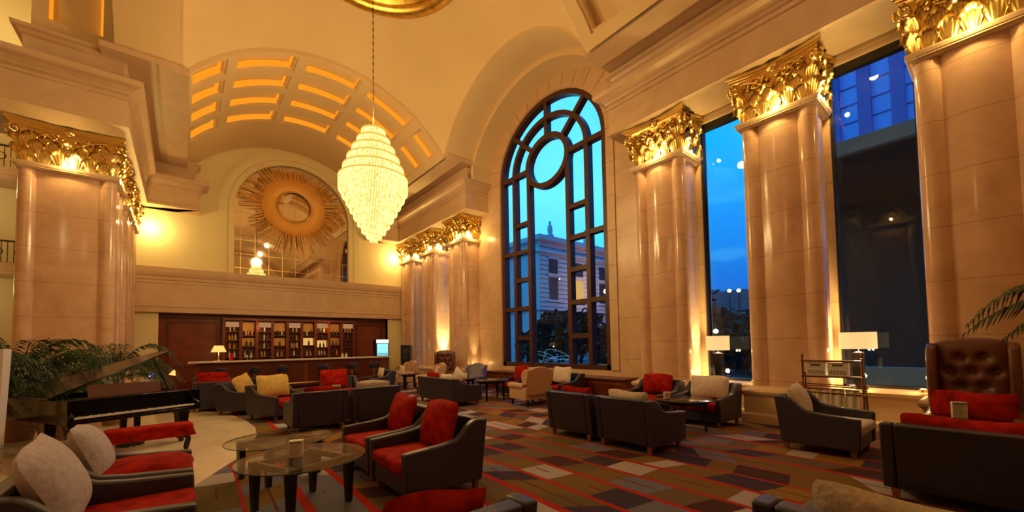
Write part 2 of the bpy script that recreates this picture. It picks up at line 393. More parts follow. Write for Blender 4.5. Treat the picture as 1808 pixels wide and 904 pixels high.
# crossing vault with its side arches
def zd(x, y): return ze(x)+zs(y)-8.8
b = MB(); b.grid(48, 44, lambda u, v: (CX+HX*(2*u-1), CY+HY*(2*v-1), zd(HX*(2*u-1), HY*(2*v-1))))
for yy, dy in ((YE, .001), (YN, -.001)):    # shaded ring between crossing and barrel vault
    b.grid(48, 1, lambda u, v: (CX+(HX if v == 0 else HV)*(2*u-1), yy, (ze(HX*(2*u-1)) if v == 0 else ZV+math.sqrt(RV**2-(HV*(2*u-1))**2))))
for sg in (1, -1):
    X0, X1, X2 = CX+sg*HX, (8.8 if sg > 0 else -1.35), 9.7
    HI = HY-.18; RI = RS-.18
    zi = lambda y: ZS+math.sqrt(max(0, RI*RI-y*y))
    b.grid(36, 1, lambda u, v: (X0 if v == 0 else X1, CY+HY*(2*u-1), zs(HY*(2*u-1))))
    if sg < 0: continue
    b.grid(36, 1, lambda u, v: (X1, CY+(HY if v == 0 else HI)*(2*u-1), zs(HY*(2*u-1)) if v == 0 else zi(HI*(2*u-1))))
    b.grid(36, 1, lambda u, v: (X1 if v == 0 else X2, CY+HI*(2*u-1), zi(HI*(2*u-1))))
    for s2 in (1, -1):
        y = CY+s2*HI; z0 = 8.1; z1 = zi(HI)+.02
        b.add([(X1, y, z0), (X2, y, z0), (X2, y, z1), (X1, y, z1)], [(0, 1, 2, 3)])
        y2 = CY+s2*HY; b.add([(X1, y, z0), (X1, y2, z0), (X1, y2, z1), (X1, y, z1)], [(0, 1, 2, 3)])
struct(b.build('ceiling_crossing', 'plaster', smooth='auto'))
# thin raised lip along the side arches
for k, sg in ((2, 1), (3, -1)):
    b = MB(); X0 = CX+sg*HX
    b.grid(40, 4, lambda u, v: (X0-sg*(.0, .05, .05, 0)[int(v*4) % 4], CY+HY*(2*u-1)*((1, 1, 1.045, 1.045)[int(v*4) % 4]), zs(HY*(2*u-1))+(0, 0, .11, .11)[int(v*4) % 4]-.01), wv=True)
    struct(b.build('trim_%d' % k, 'plaster'))

# coffered barrel vaults
def vault(y0, y1, rows, name):
    D = math.degrees(math.asin(HV/RV)); A = [(-51, -37.8), (-34.4, -13.6), (-10.4, 10.4), (13.6, 34.4), (37.8, 51)]
    def P(a, y, r): a = math.radians(a); return (CX+r*math.sin(a), y, ZV+r*math.cos(a))
    b = MB(); ab = sorted({-D, D, *[q for p in A for q in p]}); yb = sorted({y0, y1, *[q for p in rows for q in p]})
    for i in range(len(ab)-1):
        n = max(1, int((ab[i+1]-ab[i])/2.5))
        for j in range(len(yb)-1):
            if (ab[i], ab[i+1]) in A and (yb[j], yb[j+1]) in rows:
                a0, a1, c0, c1 = ab[i], ab[i+1], yb[j], yb[j+1]
                lev = [(RV, 0), (RV+.05, 0), (RV+.05, .06), (RV+.26, .075)]
                rings = []
                for r, ins in lev:
                    da = math.degrees(ins/RV); ring = []
                    for t in range(n+1): ring.append(P(a0+da+(a1-a0-2*da)*t/n, c0+ins, r))
                    for t in range(n+1): ring.append(P(a1-da-(a1-a0-2*da)*t/n, c1-ins, r))
                    rings.append(ring)
                q = len(rings[0])
                for k in range(len(lev)-1):
                    b.add(rings[k]+rings[k+1], [(t, (t+1) % q, (t+1) % q+q, t+q) for t in range(q)])
                last = rings[-1]; b.add(last, [(t, t+1, q-2-t, q-1-t) for t in range(n)])
            else:
                b.add([P(ab[i]+(ab[i+1]-ab[i])*t/n, yy, RV) for yy in (yb[j], yb[j+1]) for t in range(n+1)], [(t, t+1, t+n+2, t+n+1) for t in range(n)])
    struct(b.build(name, 'plaster', smooth='auto'))
    k = 0
    for (a0, a1) in A:      # glowing ribbons painting the amber cove light on each coffer's far and right lip
        for (c0, c1) in rows:
            b = MB(); n = 8; r = RV+.24; y = c1-.085
            b.grid(n, 1, lambda u, v: P(a0+1.2+(a1-a0-2.4)*u, y-.012*v, r-.18*(1-v)))
            b.grid(1, 1, lambda u, v: P(a1-1.1-.15*v, c0+.10+(c1-c0-.2)*u, r-.13*(1-v)))
            yield b, k; k += 1
rows_far = [(13.30, 14.12), (14.42, 15.28), (15.62, 16.50), (16.90, 17.80)]
led_group = 'amber cove lights inside the ceiling coffers'
cols_ = ['leftmost', 'second', 'middle', 'fourth', 'rightmost']; rws = ['nearest', 'second', 'third', 'farthest']
for b, k in vault(YE, 20.4, rows_far, 'ceiling_vault_far'):
    o = b.build('cove_light', 'led')
    tag(o, 'amber cove light, %s coffer of the %s row' % (['far left', 'left of centre', 'middle', 'right of centre', 'far right'][k//4], ['front', 'second', 'third', 'rearmost'][k % 4]), 'cove light', led_group)
rows_near = [(YN-.3-1.17*i-.8, YN-.3-1.17*i) for i in range(3)]
for b, k in vault(-5, YN, sorted(rows_near), 'ceiling_vault_near'): pass

# gilded ring and recess at the crown
RC = (3.85, 9.9)
b = MB(); zr = 12.16
b.lathe([(1.72, zr+.30), (1.74, zr+.05), (1.86, zr-.05), (1.96, zr-.02), (2.02, zr-.10), (2.2, zr-.16), (2.36, zr-.10), (2.42, zr+.0), (2.5, zr-.02), (2.54, zr+.3)], 64, c=(*RC, 0), cap=False)
tag(b.build('ceiling_ring', 'goldring', smooth='auto'), 'gilded ring moulding round the crown of the crossing vault', 'ceiling ring')

# ledges the vaults spring from
b = MB()
for y0, y1 in ((YE-.15, 20.4), (-5, YN+.15)):
    b.box(7.65, 8.25, y0, y1, ZL-.1, ZL+.1); b.box(8.25, 9.7, y0, y1, ZL-.04, ZL+.1)
    b.box(-.55, .05, y0, y1, ZL-.1, ZL+.1); b.box(-1.6, -.55, y0, y1, ZL-.04, ZL+.1)
struct(b.build('trim_4', 'stone'))

# entablatures
Z0 = 7.06
ent = [(-2.2, Z0), (0, Z0), (0, Z0+.07), (-.02, Z0+.08), (-.02, Z0+.14), (-.035, Z0+.15), (-.035, Z0+.66), (.0, Z0+.68), (0, Z0+.73), (-.02, Z0+.74), (-.02, Z0+.78), (.02, Z0+.80), (.04, Z0+.86), (.12, Z0+.93), (.24, Z0+.97), (.26, Z0+1.04), (.26, Z0+1.10), (-2.2, Z0+1.10)]
ent_r = [(-1.05 if p[0] < -2 else p[0], p[1]) for p in ent]
tier = [(-1.0, 8.14), (.04, 8.14), (.04, 8.24), (0, 8.28), (0, 8.50), (.05, 8.54), (.09, 8.60), (.16, 8.63), (.17, 8.70), (-1.0, 8.70)]
tier_l = [(p[0], p[1]+(.22 if p[1] > 8.4 else 0)) for p in tier]
b = MB(); b.sweep(ent_r, [(8.59, -5), (8.59, 6.43), (9.75, 6.43)], -1); struct(b.build('trim_5', 'stone'))
b = MB(); b.sweep(ent, [(-7, 6.43), (-1.08, 6.43), (-1.08, -5)], -1); struct(b.build('trim_14', 'stone'))
b = MB(); b.sweep(ent_r, [(9.75, 13.28), (8.59, 13.28), (8.59, 19.66), (7.10, 19.66), (7.10, 20.42)], -1); struct(b.build('trim_6', 'stone'))
b = MB(); b.sweep(ent, [(-7, 13.28), (-1.08, 13.28), (-1.08, 19.66), (.47, 19.66), (.47, 20.42)], 1); struct(b.build('trim_7', 'stone'))
b = MB(); b.sweep(tier, [(8.78, -5), (8.78, 6.30), (9.75, 6.30)], -1); b.sweep(tier, [(9.75, 13.42), (8.78, 13.42), (8.78, 19.9), (7.3, 19.9), (7.3, 20.42)], -1); struct(b.build('trim_8', 'stone'))
b = MB(); b.sweep(tier_l, [(-2.85, 20.42), (-2.85, 13.55), (-1.22, 13.55), (-1.22, 19.9), (.3, 19.9), (.3, 20.42)], 1); struct(b.build('trim_9', 'stone'))
# left pier over the entablature with a glowing recessed panel
b = MB(); b.box(-2.75, -2.5, 13.62, 20.4, 8.9, 13.8); b.box(-1.6, -1.38, 13.62, 20.4, 8.9, 13.8); b.box(-2.5, -1.6, 13.62, 20.4, 8.9, 9.3); b.box(-2.5, -1.6, 13.62, 20.4, 11.4, 13.8); b.box(-2.5, -1.6, 13.82, 20.4, 9.3, 11.4)
struct(b.build('wall_pier_left', 'plaster'))
b = MB(); b.box(-2.49, -2.45, 13.66, 13.80, 9.31, 11.4); b.box(-1.65, -1.61, 13.66, 13.80, 9.31, 11.4)
tag(b.build('cove_light', 'led'), 'amber cove light framing the recessed wall panel above the left columns', 'cove light')

# parapet in front of the bar recess
par = [(-.25, 3.10), (.0, 3.10), (0, 3.30), (.03, 3.31), (.03, 3.35), (0, 3.36), (0, 4.20), (.03, 4.21), (.03, 4.24), (.0, 4.25), (0, 4.32), (.04, 4.34), (.05, 4.45), (.09, 4.50), (.12, 4.62), (.14, 4.80), (-.25, 4.80)]
b = MB(); b.sweep(par, [(-3.2, 20.2), (9.7, 20.2)], 1); struct(b.build('trim_10', 'stone'))
# arched frame round the mirror
def archring(b, cx, hw0, hw1, z0, zsp, y0, y1, n=32):
    pi_ = [(cx-hw0, z0)]+[(cx-hw0*math.cos(PI*i/n), zsp+hw0*math.sin(PI*i/n)) for i in range(n+1)]+[(cx+hw0, z0)]
    po = [(cx-hw1, z0)]+[(cx-hw1*math.cos(PI*i/n), zsp+hw1*math.sin(PI*i/n)) for i in range(n+1)]+[(cx+hw1, z0)]
    for i in range(len(pi_)-1): b.prism([pi_[i], pi_[i+1], po[i+1], po[i]], y0, y1, 'y')
MX, MZ = 3.93, 7.62
b = MB(); archring(b, MX, 2.32, 2.52, 4.8, MZ, 20.26, 20.42); archring(b, MX, 2.52, 2.58, 4.8, MZ, 20.33, 20.42); archring(b, MX, 2.58, 2.84, 4.8, MZ, 20.29, 20.42); archring(b, MX, 2.84, 2.92, 4.8, MZ, 20.34, 20.42)
struct(b.build('trim_11', 'plaster_y'))
b = MB(); n = 32; poly = [(MX-2.32, 4.8)]+[(MX-2.32*math.cos(PI*i/n), MZ+2.32*math.sin(PI*i/n)) for i in range(n+1)]+[(MX+2.32, 4.8)]
t = thing('arched_mirror', 'tall arched wall mirror with thin grid lines above the bar', 'mirror')
b.prism(poly, 20.385, 20.40, 'y'); b.build('mirror_glass', 'mirror', t)
b = MB()
for i in range(-4, 5):
    x = MX+i*.52; h = MZ+math.sqrt(max(0, 2.30**2-(i*.52)**2)); b.box(x-.006, x+.006, 20.378, 20.386, 4.8, h)
for j in range(9):
    z = 5.1+j*.6
    hw = 2.3 if z < MZ else math.sqrt(max(0, 2.3**2-(z-MZ)**2)); b.box(MX-hw, MX+hw, 20.378, 20.386, z-.006, z+.006)
b.build('grid_line', 'brass', t)
# sunburst on the mirror
SX, SZ = 3.88, 8.08
t = thing('sunburst', 'round golden sunburst with radiating rods mounted on the arched mirror', 'sunburst', (SX, 20.3, SZ))
b = MB(); n = 180
def sb(u, v):
    a = 2*PI*u; r = .68+.62*v; w = .03*((int(u*n+.5)) % 2); return (r*math.cos(a), -.06*math.sin(PI*min(1, v*1.15))-w*v, r*math.sin(a))
b.grid(n, 5, sb, wu=True); b.build('woven_disc', 'straw', t)
b = MB(); b.grid(48, 8, lambda u, v: ((.68+.04*math.cos(2*PI*v))*math.cos(2*PI*u), -.03+.04*math.sin(2*PI*v), (.68+.04*math.cos(2*PI*v))*math.sin(2*PI*u)), wu=True, wv=True)
b.build('inner_ring', 'brass', t, smooth=True)
b = MB(); rnd = random.Random(3)
for i in range(150):
    a = 2*PI*(i+rnd.uniform(-.3, .3))/150; r0 = 1.1; r1 = rnd.uniform(1.5, 2.25)
    if SZ+r1*math.sin(a) > 9.6: r1 = min(r1, (9.75-SZ)/max(.05, math.sin(a)))
    if abs(r1*math.cos(a)) > 2.2: r1 = 2.2/abs(math.cos(a))
    b.tube([(r0*math.cos(a), -.03, r0*math.sin(a)), (r1*math.cos(a), -.02-rnd.random()*.05, r1*math.sin(a))], .020, 4, r1=.013)
b.build('ray', 'straw', t)

# bar recess
b = MB(); b.box(-.75, 8.3, 20.78, 21.0, 0, 3.3); b.box(-.95, -.73, 20.42, 21.0, 0, 3.3); b.box(8.28, 8.5, 20.42, 21.0, 0, 3.3)
struct(b.build('wall_bar_recess', 'mahog'))
b = MB()
for x0, x1 in ((-.5, 1.15), (6.75, 8.1)):
    for a, c, d, e in ((x0, x1, 2.72, 2.80), (x0, x1, .95, 1.0), (x0, x0+.08, 1.0, 2.72), (x1-.08, x1, 1.0, 2.72)): b.box(a, c, 20.74, 20.80, d, e)
b.box(-.73, 8.28, 20.68, 20.80, 2.92, 3.06)
struct(b.build('trim_12', 'mahogd'))

# gallery floors and railings far left
b = MB()
for z in (4.05, 7.0): b.box(-7, -3.3, 19.2, 20.4, z, z+.28); b.box(-7, -3.3, 19.1, 19.24, z+.1, z+.34)
struct(b.build('trim_13', 'stone'))
for z, w in ((4.34, 'lower'), (7.29, 'upper')):
    t = thing('balcony_railing', 'black wrought iron railing on the %s gallery at the far left' % w, 'railing', (-5.1, 19.2, z), group='gallery railings')
    b = MB(); b.box(-1.9, 1.75, -.025, .025, .70, .75); b.box(-1.9, 1.75, -.02, .02, .04, .07); b.build('handrail', 'iron', t)
    b = MB()
    for i in range(30): b.box(-1.85+i*.125, -1.835+i*.125, -.01, .01, .07, .70)
    for i in range(8): b.lathe([(.10, -.01), (.12, -.01), (.12, .01), (.10, .01), (.10, -.01)], 14, Matrix.Translation((-1.6+i*.46, 0, .4)) @ Matrix.Rotation(PI/2, 4, 'X'))
    b.build('baluster', 'iron', t)

# ---------------------------------------------------------------- arched window
def frame_path(b, pts, w, x0, x1, closed=False):
    """flat bar of width w following pts (y,z), from x0 to x1"""
    P = [Vector(p) for p in pts]; n = len(P); L, Rr = [], []
    for k in range(n):
        if closed: d = (P[(k+1) % n]-P[k-1]).normalized()
        else: d = (P[min(k+1, n-1)]-P[max(k-1, 0)]).normalized()
        q = Vector((-d.y, d.x))*w/2; L.append(P[k]+q); Rr.append(P[k]-q)
    K = n if closed else n-1
    vs = [(x, *p) for x in (x0, x1) for ring in (L, Rr) for p in ring]; fs = []
    for k in range(K):
        j = (k+1) % n
        fs += [(k, j, n+j, n+k), (2*n+k, 3*n+k, 3*n+j, 2*n+j), (k, 2*n+k, 2*n+j, j), (n+k, n+j, 3*n+j, 3*n+k)]
    if not closed: fs += [(0, n, 3*n, 2*n), (n-1, 3*n-1, 4*n-1, 2*n-1)]
    b.add(vs, fs)
t = bpy.data.objects.new('window_1', None); COL.objects.link(t); struct(t); t['label'] = 'tall arched window with bronze frame and round pane'
x0, x1 = 9.72, 9.98; b = MB()
def earc(hw, hr, a0=0, a1=PI, n=40, zc=AZ): return [(AY-hw*math.cos(a0+(a1-a0)*i/n), zc+hr*math.sin(a0+(a1-a0)*i/n)) for i in range(n+1)]
frame_path(b, [(AY-AW+.08, .82)]+earc(AW-.08, AR-.08)+[(AY+AW-.08, .82)], .17, x0, x1)
b.box(x0, x1, AY-AW, AY+AW, .82, .98)
MW, IW, CRr, CZr = 1.78, .96, .98, .84
frame_path(b, [(AY-MW, .9)]+earc(MW, MW*.87)+[(AY+MW, .9)], .16, x0+.01, x1-.01)
for s_ in (-1, 1):
    b.box(x0+.015, x1-.015, AY+s_*IW-.08, AY+s_*IW+.08, .9, AZ)
    for z in (6.1, 5.07, 4.03, 2.96, 1.88):
        ya, yb_ = sorted((AY+s_*IW, AY+s_*MW)); b.box(x0+.02, x1-.02, ya, yb_, z-.075, z+.075)
    for z in (5.1, 2.97):
        ya, yb_ = sorted((AY+s_*MW, AY+s_*AW)); b.box(x0+.02, x1-.02, ya, yb_-.02, z-.075, z+.075)
    ya, yb_ = sorted((AY+s_*CRr, AY+s_*(AW-.02))); b.box(x0+.02, x1-.02, ya, yb_, AZ-.08, AZ+.08)
frame_path(b, [(AY+CRr*math.cos(2*PI*i/48), AZ+.03+CZr*math.sin(2*PI*i/48)) for i in range(48)], .19, x0, x1, True)
for a in (PI/4, PI/2, 3*PI/4):
    frame_path(b, [(AY-CRr*math.cos(a), AZ+CZr*math.sin(a)), (AY-(AW-.05)*math.cos(a), AZ+(AR-.05)*math.sin(a))], .15, x0+.02, x1-.02)
b.build('window_frame', 'bronze', t)
b = MB(); b.prism([(AY-AW, .82)]+arc+[(AY+AW, .82)], 9.90, 9.912, 'x'); b.build('window_pane', 'glass', t)
for k, (y0, y1) in enumerate(((3.33, 4.54), (.80, 2.01), (15.2, 16.45), (17.75, 18.98))):
    t = bpy.data.objects.new('window_%d' % (k+2), None); COL.objects.link(t); struct(t)
    b = MB(); f = .05
    for q in ((y0, y0+f, .72, 6.9), (y1-f, y1, .72, 6.9), (y0, y1, .72, .72+f), (y0, y1, 6.74, 6.9)): b.box(9.76, 9.9, *q)
    b.build('window_frame', 'blackwood', t)
    b = MB(); b.box(9.82, 9.832, y0, y1, .72, 6.9); b.build('window_pane', 'glass', t)
# panelled wooden radiator cover under the arched window
t = thing('window_bench', 'long low reddish wood ledge cabinet under the arched window', 'ledge cabinet', (9.4, 9.75, 0))
b = MB(); b.box(-.30, .28, -3.3, 3.35, 0, .60)
b.build('cabinet_body', 'mahog', t, bevel=.01)
b = MB(); b.box(-.36, .29, -3.34, 3.38, .60, .66); b.build('worktop', 'mahogd', t, bevel=.01)
b = MB()
for i in range(6): b.box(-.315, -.30, -3.2+i*1.1, -2.2+i*1.1, .08, .50)
b.build('panel', 'mahogd', t, bevel=.008)

for i, (x, y, z, p) in enumerate(((-5.2, 18.2, 11.6, 60), (-5.4, 18.6, 6.6, 16), (-5.4, 18.6, 3.6, 12), (-4.5, 9, 11.5, 60), (-4.6, 3.5, 6.5, 30))):
    lamp('gallery_light', (x, y, z), p, (1, .78, .36), .2)  # lamps added to brighten the dark left gallery and aisle
    o = MB().lathe([(0, -.10), (.12, -.06), (.15, 0), (.12, .06), (0, .10)], 16, c=(x, y, z+.32)).build('gallery_globe_lamp', 'bulb'); 
    q = MB(); q.tube([(x, y, z+.40), (x, y, (13.8, 7.0, 4.05, 13.8, 13.8)[i])], .012, 6); q.build('hanging_rod', 'brass', o)
    tag(o, 'glowing globe lamp hanging %s' % ['high in the upper left gallery bay', 'under the upper gallery at the far left', 'under the lower gallery at the far left', 'in the left aisle beside the crossing', 'in the left aisle beside the near seats'][i], 'lamp', 'gallery globe lamps')
# ================================================================ columns with gilded capitals
def shaft_poly(w, d, r=.15, bulge=.07):
    """plan: front (-x) face, both sides; corner pilasters and bulging panels; x from 0 (front) to d"""
    P = []
    def arcp(cx, cy, a0, a1, n=7):
        for i in range(n+1):
            a = math.radians(a0+(a1-a0)*i/n); P.append((cx+r*math.cos(a), cy+r*math.sin(a)))
    hw = w/2
    # start near corner at front/-y, go round to +y
    arcp(r, -hw+r, 300, 150)
    n = 8; y0, y1 = -hw+2*r, hw-2*r
    for i in range(n+1):
        y = y0+(y1-y0)*i/n; P.append((.10-bulge*(1-((2*i/n)-1)**2), y))
    arcp(r, hw-r, 210, 60)
    return P, hw, r
def make_shaft(w, d, both):
    """both: free-standing (pilasters at all four corners)"""
    hw = w/2; r = .15
    def arcp(cx, cy, a0, a1, n=7): return [(cx+r*math.cos(math.radians(a0+(a1-a0)*i/n)), cy+r*math.sin(math.radians(a0+(a1-a0)*i/n))) for i in range(n+1)]
    def panel(p0, p1, nrm, bulge, n=8):
        out = []
        for i in range(n+1):
            t = i/n; k = -.10+bulge*(1-(2*t-1)**2)
            out.append((p0[0]+(p1[0]-p0[0])*t+nrm[0]*k, p0[1]+(p1[1]-p0[1])*t+nrm[1]*k))
        return out
    P = []
    P += arcp(r, -hw+r, 300, 150); P += panel((0, -hw+2*r), (0, hw-2*r), (-1, 0), .085); P += arcp(r, hw-r, 210, 60)
    P += panel((2*r, hw), (d-2*r if both else d, hw), (0, 1), .05)
    if both:
        P += arcp(d-r, hw-r, 120, -30); P += panel((d, hw-2*r), (d, -hw+2*r), (1, 0), .085); P += arcp(d-r, -hw+r, 30, -120)
    P += panel((d-2*r if both else d, -hw), (2*r, -hw), (0, -1), .05)
    return P

def leafmesh(b, p, n, w, h, curl, flute=7, mtx=None):
    """scalloped fan leaf rooted at p, facing plan direction n"""
    n = Vector((n[0], n[1], 0)).normalized(); tdir = Vector((-n.y, n.x, 0)); NU, NV = 12, 6
    def fn(u, v):
        a = (u-.5)*2; spread = (.34+.66*math.sin(min(1, v*1.1)*PI/2)); r = v
        hh = h*r*(1-.32*a*a*r); side = a*w/2*spread
        fl = .012*math.cos(u*2*PI*flute)*(.3+r)
        out = .02+curl*r**2.2+fl - .02*a*a
        if v > .84: hh -= (v-.84)*h*.9; out += .01
        q = Vector(p)+tdir*side+n*out+Vector((0, 0, hh)); return q
    b.grid(NU, NV, fn, mtx)

def capital(parent, w, d, both, z):
    """gilded capital over a w x d shaft; local front = -x"""
    hw = w/2; H_ = 7.06-z; cap = bpy.data.objects.new('gilded_capital', None); COL.objects.link(cap); cap.parent = parent
    # bell
    b = MB(); xf, xb = .06, (d-.06 if both else d)
    def ringz(z_, e): return [(xf-e, -hw+.06-e, z_), (xb+(e if both else 0), -hw+.06-e, z_), (xb+(e if both else 0), hw-.06+e, z_), (xf-e, hw-.06+e, z_)]
    lv = [(z, -.02), (z+.3*H_, 0), (z+.55*H_, .03), (z+.75*H_, .09), (z+.84*H_, .13)]; vs = sum([ringz(*q) for q in lv], [])
    b.add(vs, [(k*4+i, k*4+(i+1) % 4, k*4+4+(i+1) % 4, k*4+4+i) for k in range(len(lv)-1) for i in range(4)]); b.build('capital_bell', 'golddark', cap)
    # abacus with concave sides
    b = MB()
    def abac(e, inn):
        pts = []; x0, x1, y0, y1 = xf-e, xb+(e if both else 0), -hw+.06-e, hw-.06+e; C = [(x0, y0), (x0, y1), (x1, y1), (x1, y0)]; N_ = [(1, 0), (0, -1), (-1, 0), (0, 1)]
        for k in range(4):
            a, c = C[k], C[(k+1) % 4]; nn = N_[k]
            for i in range(10):
                t = .0+i/10; dd = inn*math.sin(PI*t)
                if not both and k in (2,): dd = 0
                pts.append((a[0]+(c[0]-a[0])*t+nn[0]*dd, a[1]+(c[1]-a[1])*t+nn[1]*dd))
        return pts
    for e, inn, z0, z1 in ((.16, .11, z+.82*H_, z+.88*H_), (.20, .12, z+.88*H_, z+.92*H_), (.235, .13, z+.92*H_, z+.985*H_)): b.prism(abac(e, inn), z0, z1)
    b.build('abacus', 'gold', cap)
    # leaves
    b = MB()
    def side(p0, p1, n, L):
        k = max(3, round(L/.24)); tw = L/k*1.22
        for i in range(k):
            t = (i+.5)/k; mid = 1-abs(2*t-1)
            leafmesh(b, (p0[0]+(p1[0]-p0[0])*t, p0[1]+(p1[1]-p0[1])*t, z-.01), n, tw, H_*(.36+.10*mid), .13)
        for i in range(k-1):
            t = (i+1)/k; mid = 1-abs(2*t-1)
            leafmesh(b, (p0[0]+(p1[0]-p0[0])*t+n[0]*-.02, p0[1]+(p1[1]-p0[1])*t+n[1]*-.02, z+.16*H_), n, tw, H_*(.40+.12*mid), .15)
        for t in ((.10, .30, .70, .90) if L > .9 else (.18, .82)): leafmesh(b, (p0[0]+(p1[0]-p0[0])*t, p0[1]+(p1[1]-p0[1])*t, z+.40*H_), n, tw*.9, H_*.36, .17)
    side((xf, -hw+.08), (xf, hw-.08), (-1, 0), w-.16); side((xf+.05, -hw+.06), (xb, -hw+.06), (0, -1), xb-xf); side((xf+.05, hw-.06), (xb, hw-.06), (0, 1), xb-xf)
    if both: side((xb, -hw+.08), (xb, hw-.08), (1, 0), w-.16)
    cs = [((xf, -hw+.06), (-1, -1)), ((xf, hw-.06), (-1, 1))]+([((xb, -hw+.06), (1, -1)), ((xb, hw-.06), (1, 1))] if both else [])
    for p, n in cs:
        leafmesh(b, (*p, z), n, .26, H_*.46, .14); leafmesh(b, (*p, z+.25*H_), n, .26, H_*.46, .16)
    b.build('acanthus_leaves', 'gold', cap, smooth=True, fix=False)
    # volutes, rosettes and scrolls
    b = MB()
    for p, n in cs:
        n = Vector((*n, 0)).normalized(); c = Vector((*p, z+.70*H_))+n*.16
        for s_ in (-1, 1):
            tdir = Vector((-n.y, n.x, 0))*s_; pts = []
            for i in range(22):
                a = i/21*2.6*PI; rr = .105*(1-i/26); pts.append(c+tdir*.05+n*(rr*math.sin(a)+.02)+Vector((0, 0, rr*math.cos(a)))+tdir*i*.001)
            b.tube(pts, .026, 5)
    def scr(p0, p1, n):
        for s_ in (-1, 1):
            pts = []
            for i in range(14):
                t = i/13; m_ = .5+s_*(.42*t-.02*0); q = Vector((p0[0]+(p1[0]-p0[0])*m_, p0[1]+(p1[1]-p0[1])*m_, z+H_*(.48+.26*math.sin(t*PI/2))))+Vector((*n, 0))*(.06+.12*t); pts.append(q)
            b.tube(pts, .030, 5)
            pts = [Vector((p0[0]+(p1[0]-p0[0])*(.5+s_*(.22+.13*math.cos(i*.55)*(1-i/20))), p0[1]+(p1[1]-p0[1])*(.5+s_*(.22+.13*math.cos(i*.55)*(1-i/20))), z+H_*(.66+.14*math.sin(i*.55)*(1-i/20))))+Vector((*n, 0))*.13 for i in range(16)]; b.tube(pts, .020, 5)
            for (fx, fz, rr) in ((.07, .66, .045), (.12, .74, .035), (.16, .62, .045), (.21, .72, .038), (.26, .66, .035), (.31, .74, .036), (.34, .60, .04), (.39, .70, .034)):
                m_ = .5+s_*fx; c = Vector((p0[0]+(p1[0]-p0[0])*m_, p0[1]+(p1[1]-p0[1])*m_, z+H_*fz))+Vector((*n, 0))*.12
                b.lathe([(0, -rr), (rr*.8, -rr*.6), (rr, 0), (rr*.8, rr*.6), (0, rr)], 8, Matrix.Translation(c))
        c = Vector(((p0[0]+p1[0])/2, (p0[1]+p1[1])/2, z+.86*H_))+Vector((*n, 0))*.13
        mt = Matrix.Translation(c) @ Vector((0, 0, 1)).rotation_difference(Vector((*n, 0))).to_matrix().to_4x4()
        b.lathe([(0, .05), (.04, .045), (.05, .02), (.09, .03), (.10, 0), (.08, -.03), (0, -.04)], 10, mt)
    scr((xf, -hw), (xf, hw), (-1, 0)); scr((xf, -hw+.06), (xb, -hw+.06), (0, -1)); scr((xf, hw-.06), (xb, hw-.06), (0, 1))
    if both: scr((xb, -hw), (xb, hw), (1, 0))
    b.build('volutes', 'gold', cap, smooth=True, fix=False)
    return cap

ZC = 6.06
def make_column(name, label, x, y, w, d, both, rz, group, base_h=.66):
    t = thing(name, label, 'column', (x, y, 0), rz, group, kind='thing')
    poly = make_shaft(w, d, both)
    b = MB(); b.prism(poly, .02, ZC-.09); b.build('shaft', 'marble', t, smooth='auto')
    hw = w/2; x1 = d
    path = [(d, hw), (0, hw), (0, -hw), (d, -hw)]
    def sw(prof):
        b = MB()
        if both: b.sweep(prof, path, 1, closed=True)
        else: b.sweep(prof, path, -1)
        return b
    pr = [(-.3, ZC-.14), (.0, ZC-.14), (.015, ZC-.12), (.03, ZC-.085), (.06, ZC-.07), (.075, ZC-.02), (.075, ZC), (-.3, ZC)]
    ps = 1
    b = MB(); b.sweep(pr, path, -ps if False else (1 if AREA(path) > 0 else -1), closed=both); b.build('cornice', 'stone', t)
    if not both or True:
        b = MB(); poly2 = [(-.05, -hw-.05), (-.05, hw+.05), (d, hw+.05), (d, -hw-.05)]; b.prism(poly2, ZC-.10, ZC-.005); b.build('cornice_cap', 'stone', t)
    pb = [(-.25, 0), (.13, 0), (.13, .16), (.09, .20), (.09, .50), (.10, .53), (.14, .57), (.15, .62), (.12, .66), (.06, .68), (.02, .72), (-.25, .72)]
    b = MB(); b.sweep(pb, path, (1 if AREA(path) > 0 else -1), closed=both); b.build('base', 'stone', t)
    capital(t, w, d, both, ZC)
    return t
def AREA(p): return sum(p[i][0]*p[(i+1) % len(p)][1]-p[(i+1) % len(p)][0]*p[i][1] for i in range(len(p)))
gr = 'marble columns along the window wall'; gl = 'marble columns on the left of the lounge'
c0 = make_column('marble_column', 'broad marble column with gilded capital behind the tufted brown settee', 8.855, .13, 1.28, .84, False, 0, gr)
for y, lab in ((2.67, 'marble column with gilded capital between the two tall plain windows'), (5.21, 'marble column with gilded capital beside the near edge of the arched window'),
               (14.565, 'marble column with gilded capital just beyond the far edge of the arched window'), (17.10, 'middle one of the three far marble columns with gilded capital and bright uplight'),
               (19.45, 'marble column with gilded capital behind the black loudspeaker')):
    copy_tree(c0, (8.855, y, 0), 0, lab)
# free-standing left columns: wide face turned to the camera
cl = make_column('marble_column', 'wide marble column with gilded capital behind the grand piano', -1.36, 14.9, 1.43, 1.66, True, PI, gl)
copy_tree(cl, (-1.36, 2.6, 0), PI, 'marble column with gilded capital seen only as a reflection in the second plain window')
copy_tree(cl, (-1.36, 17.5, 0), PI, 'second marble column with gilded capital behind the wide column by the piano')
copy_tree(cl, (-1.36, 19.35, 0), PI, 'rear marble column with gilded capital nearest the yellow back wall on the left')

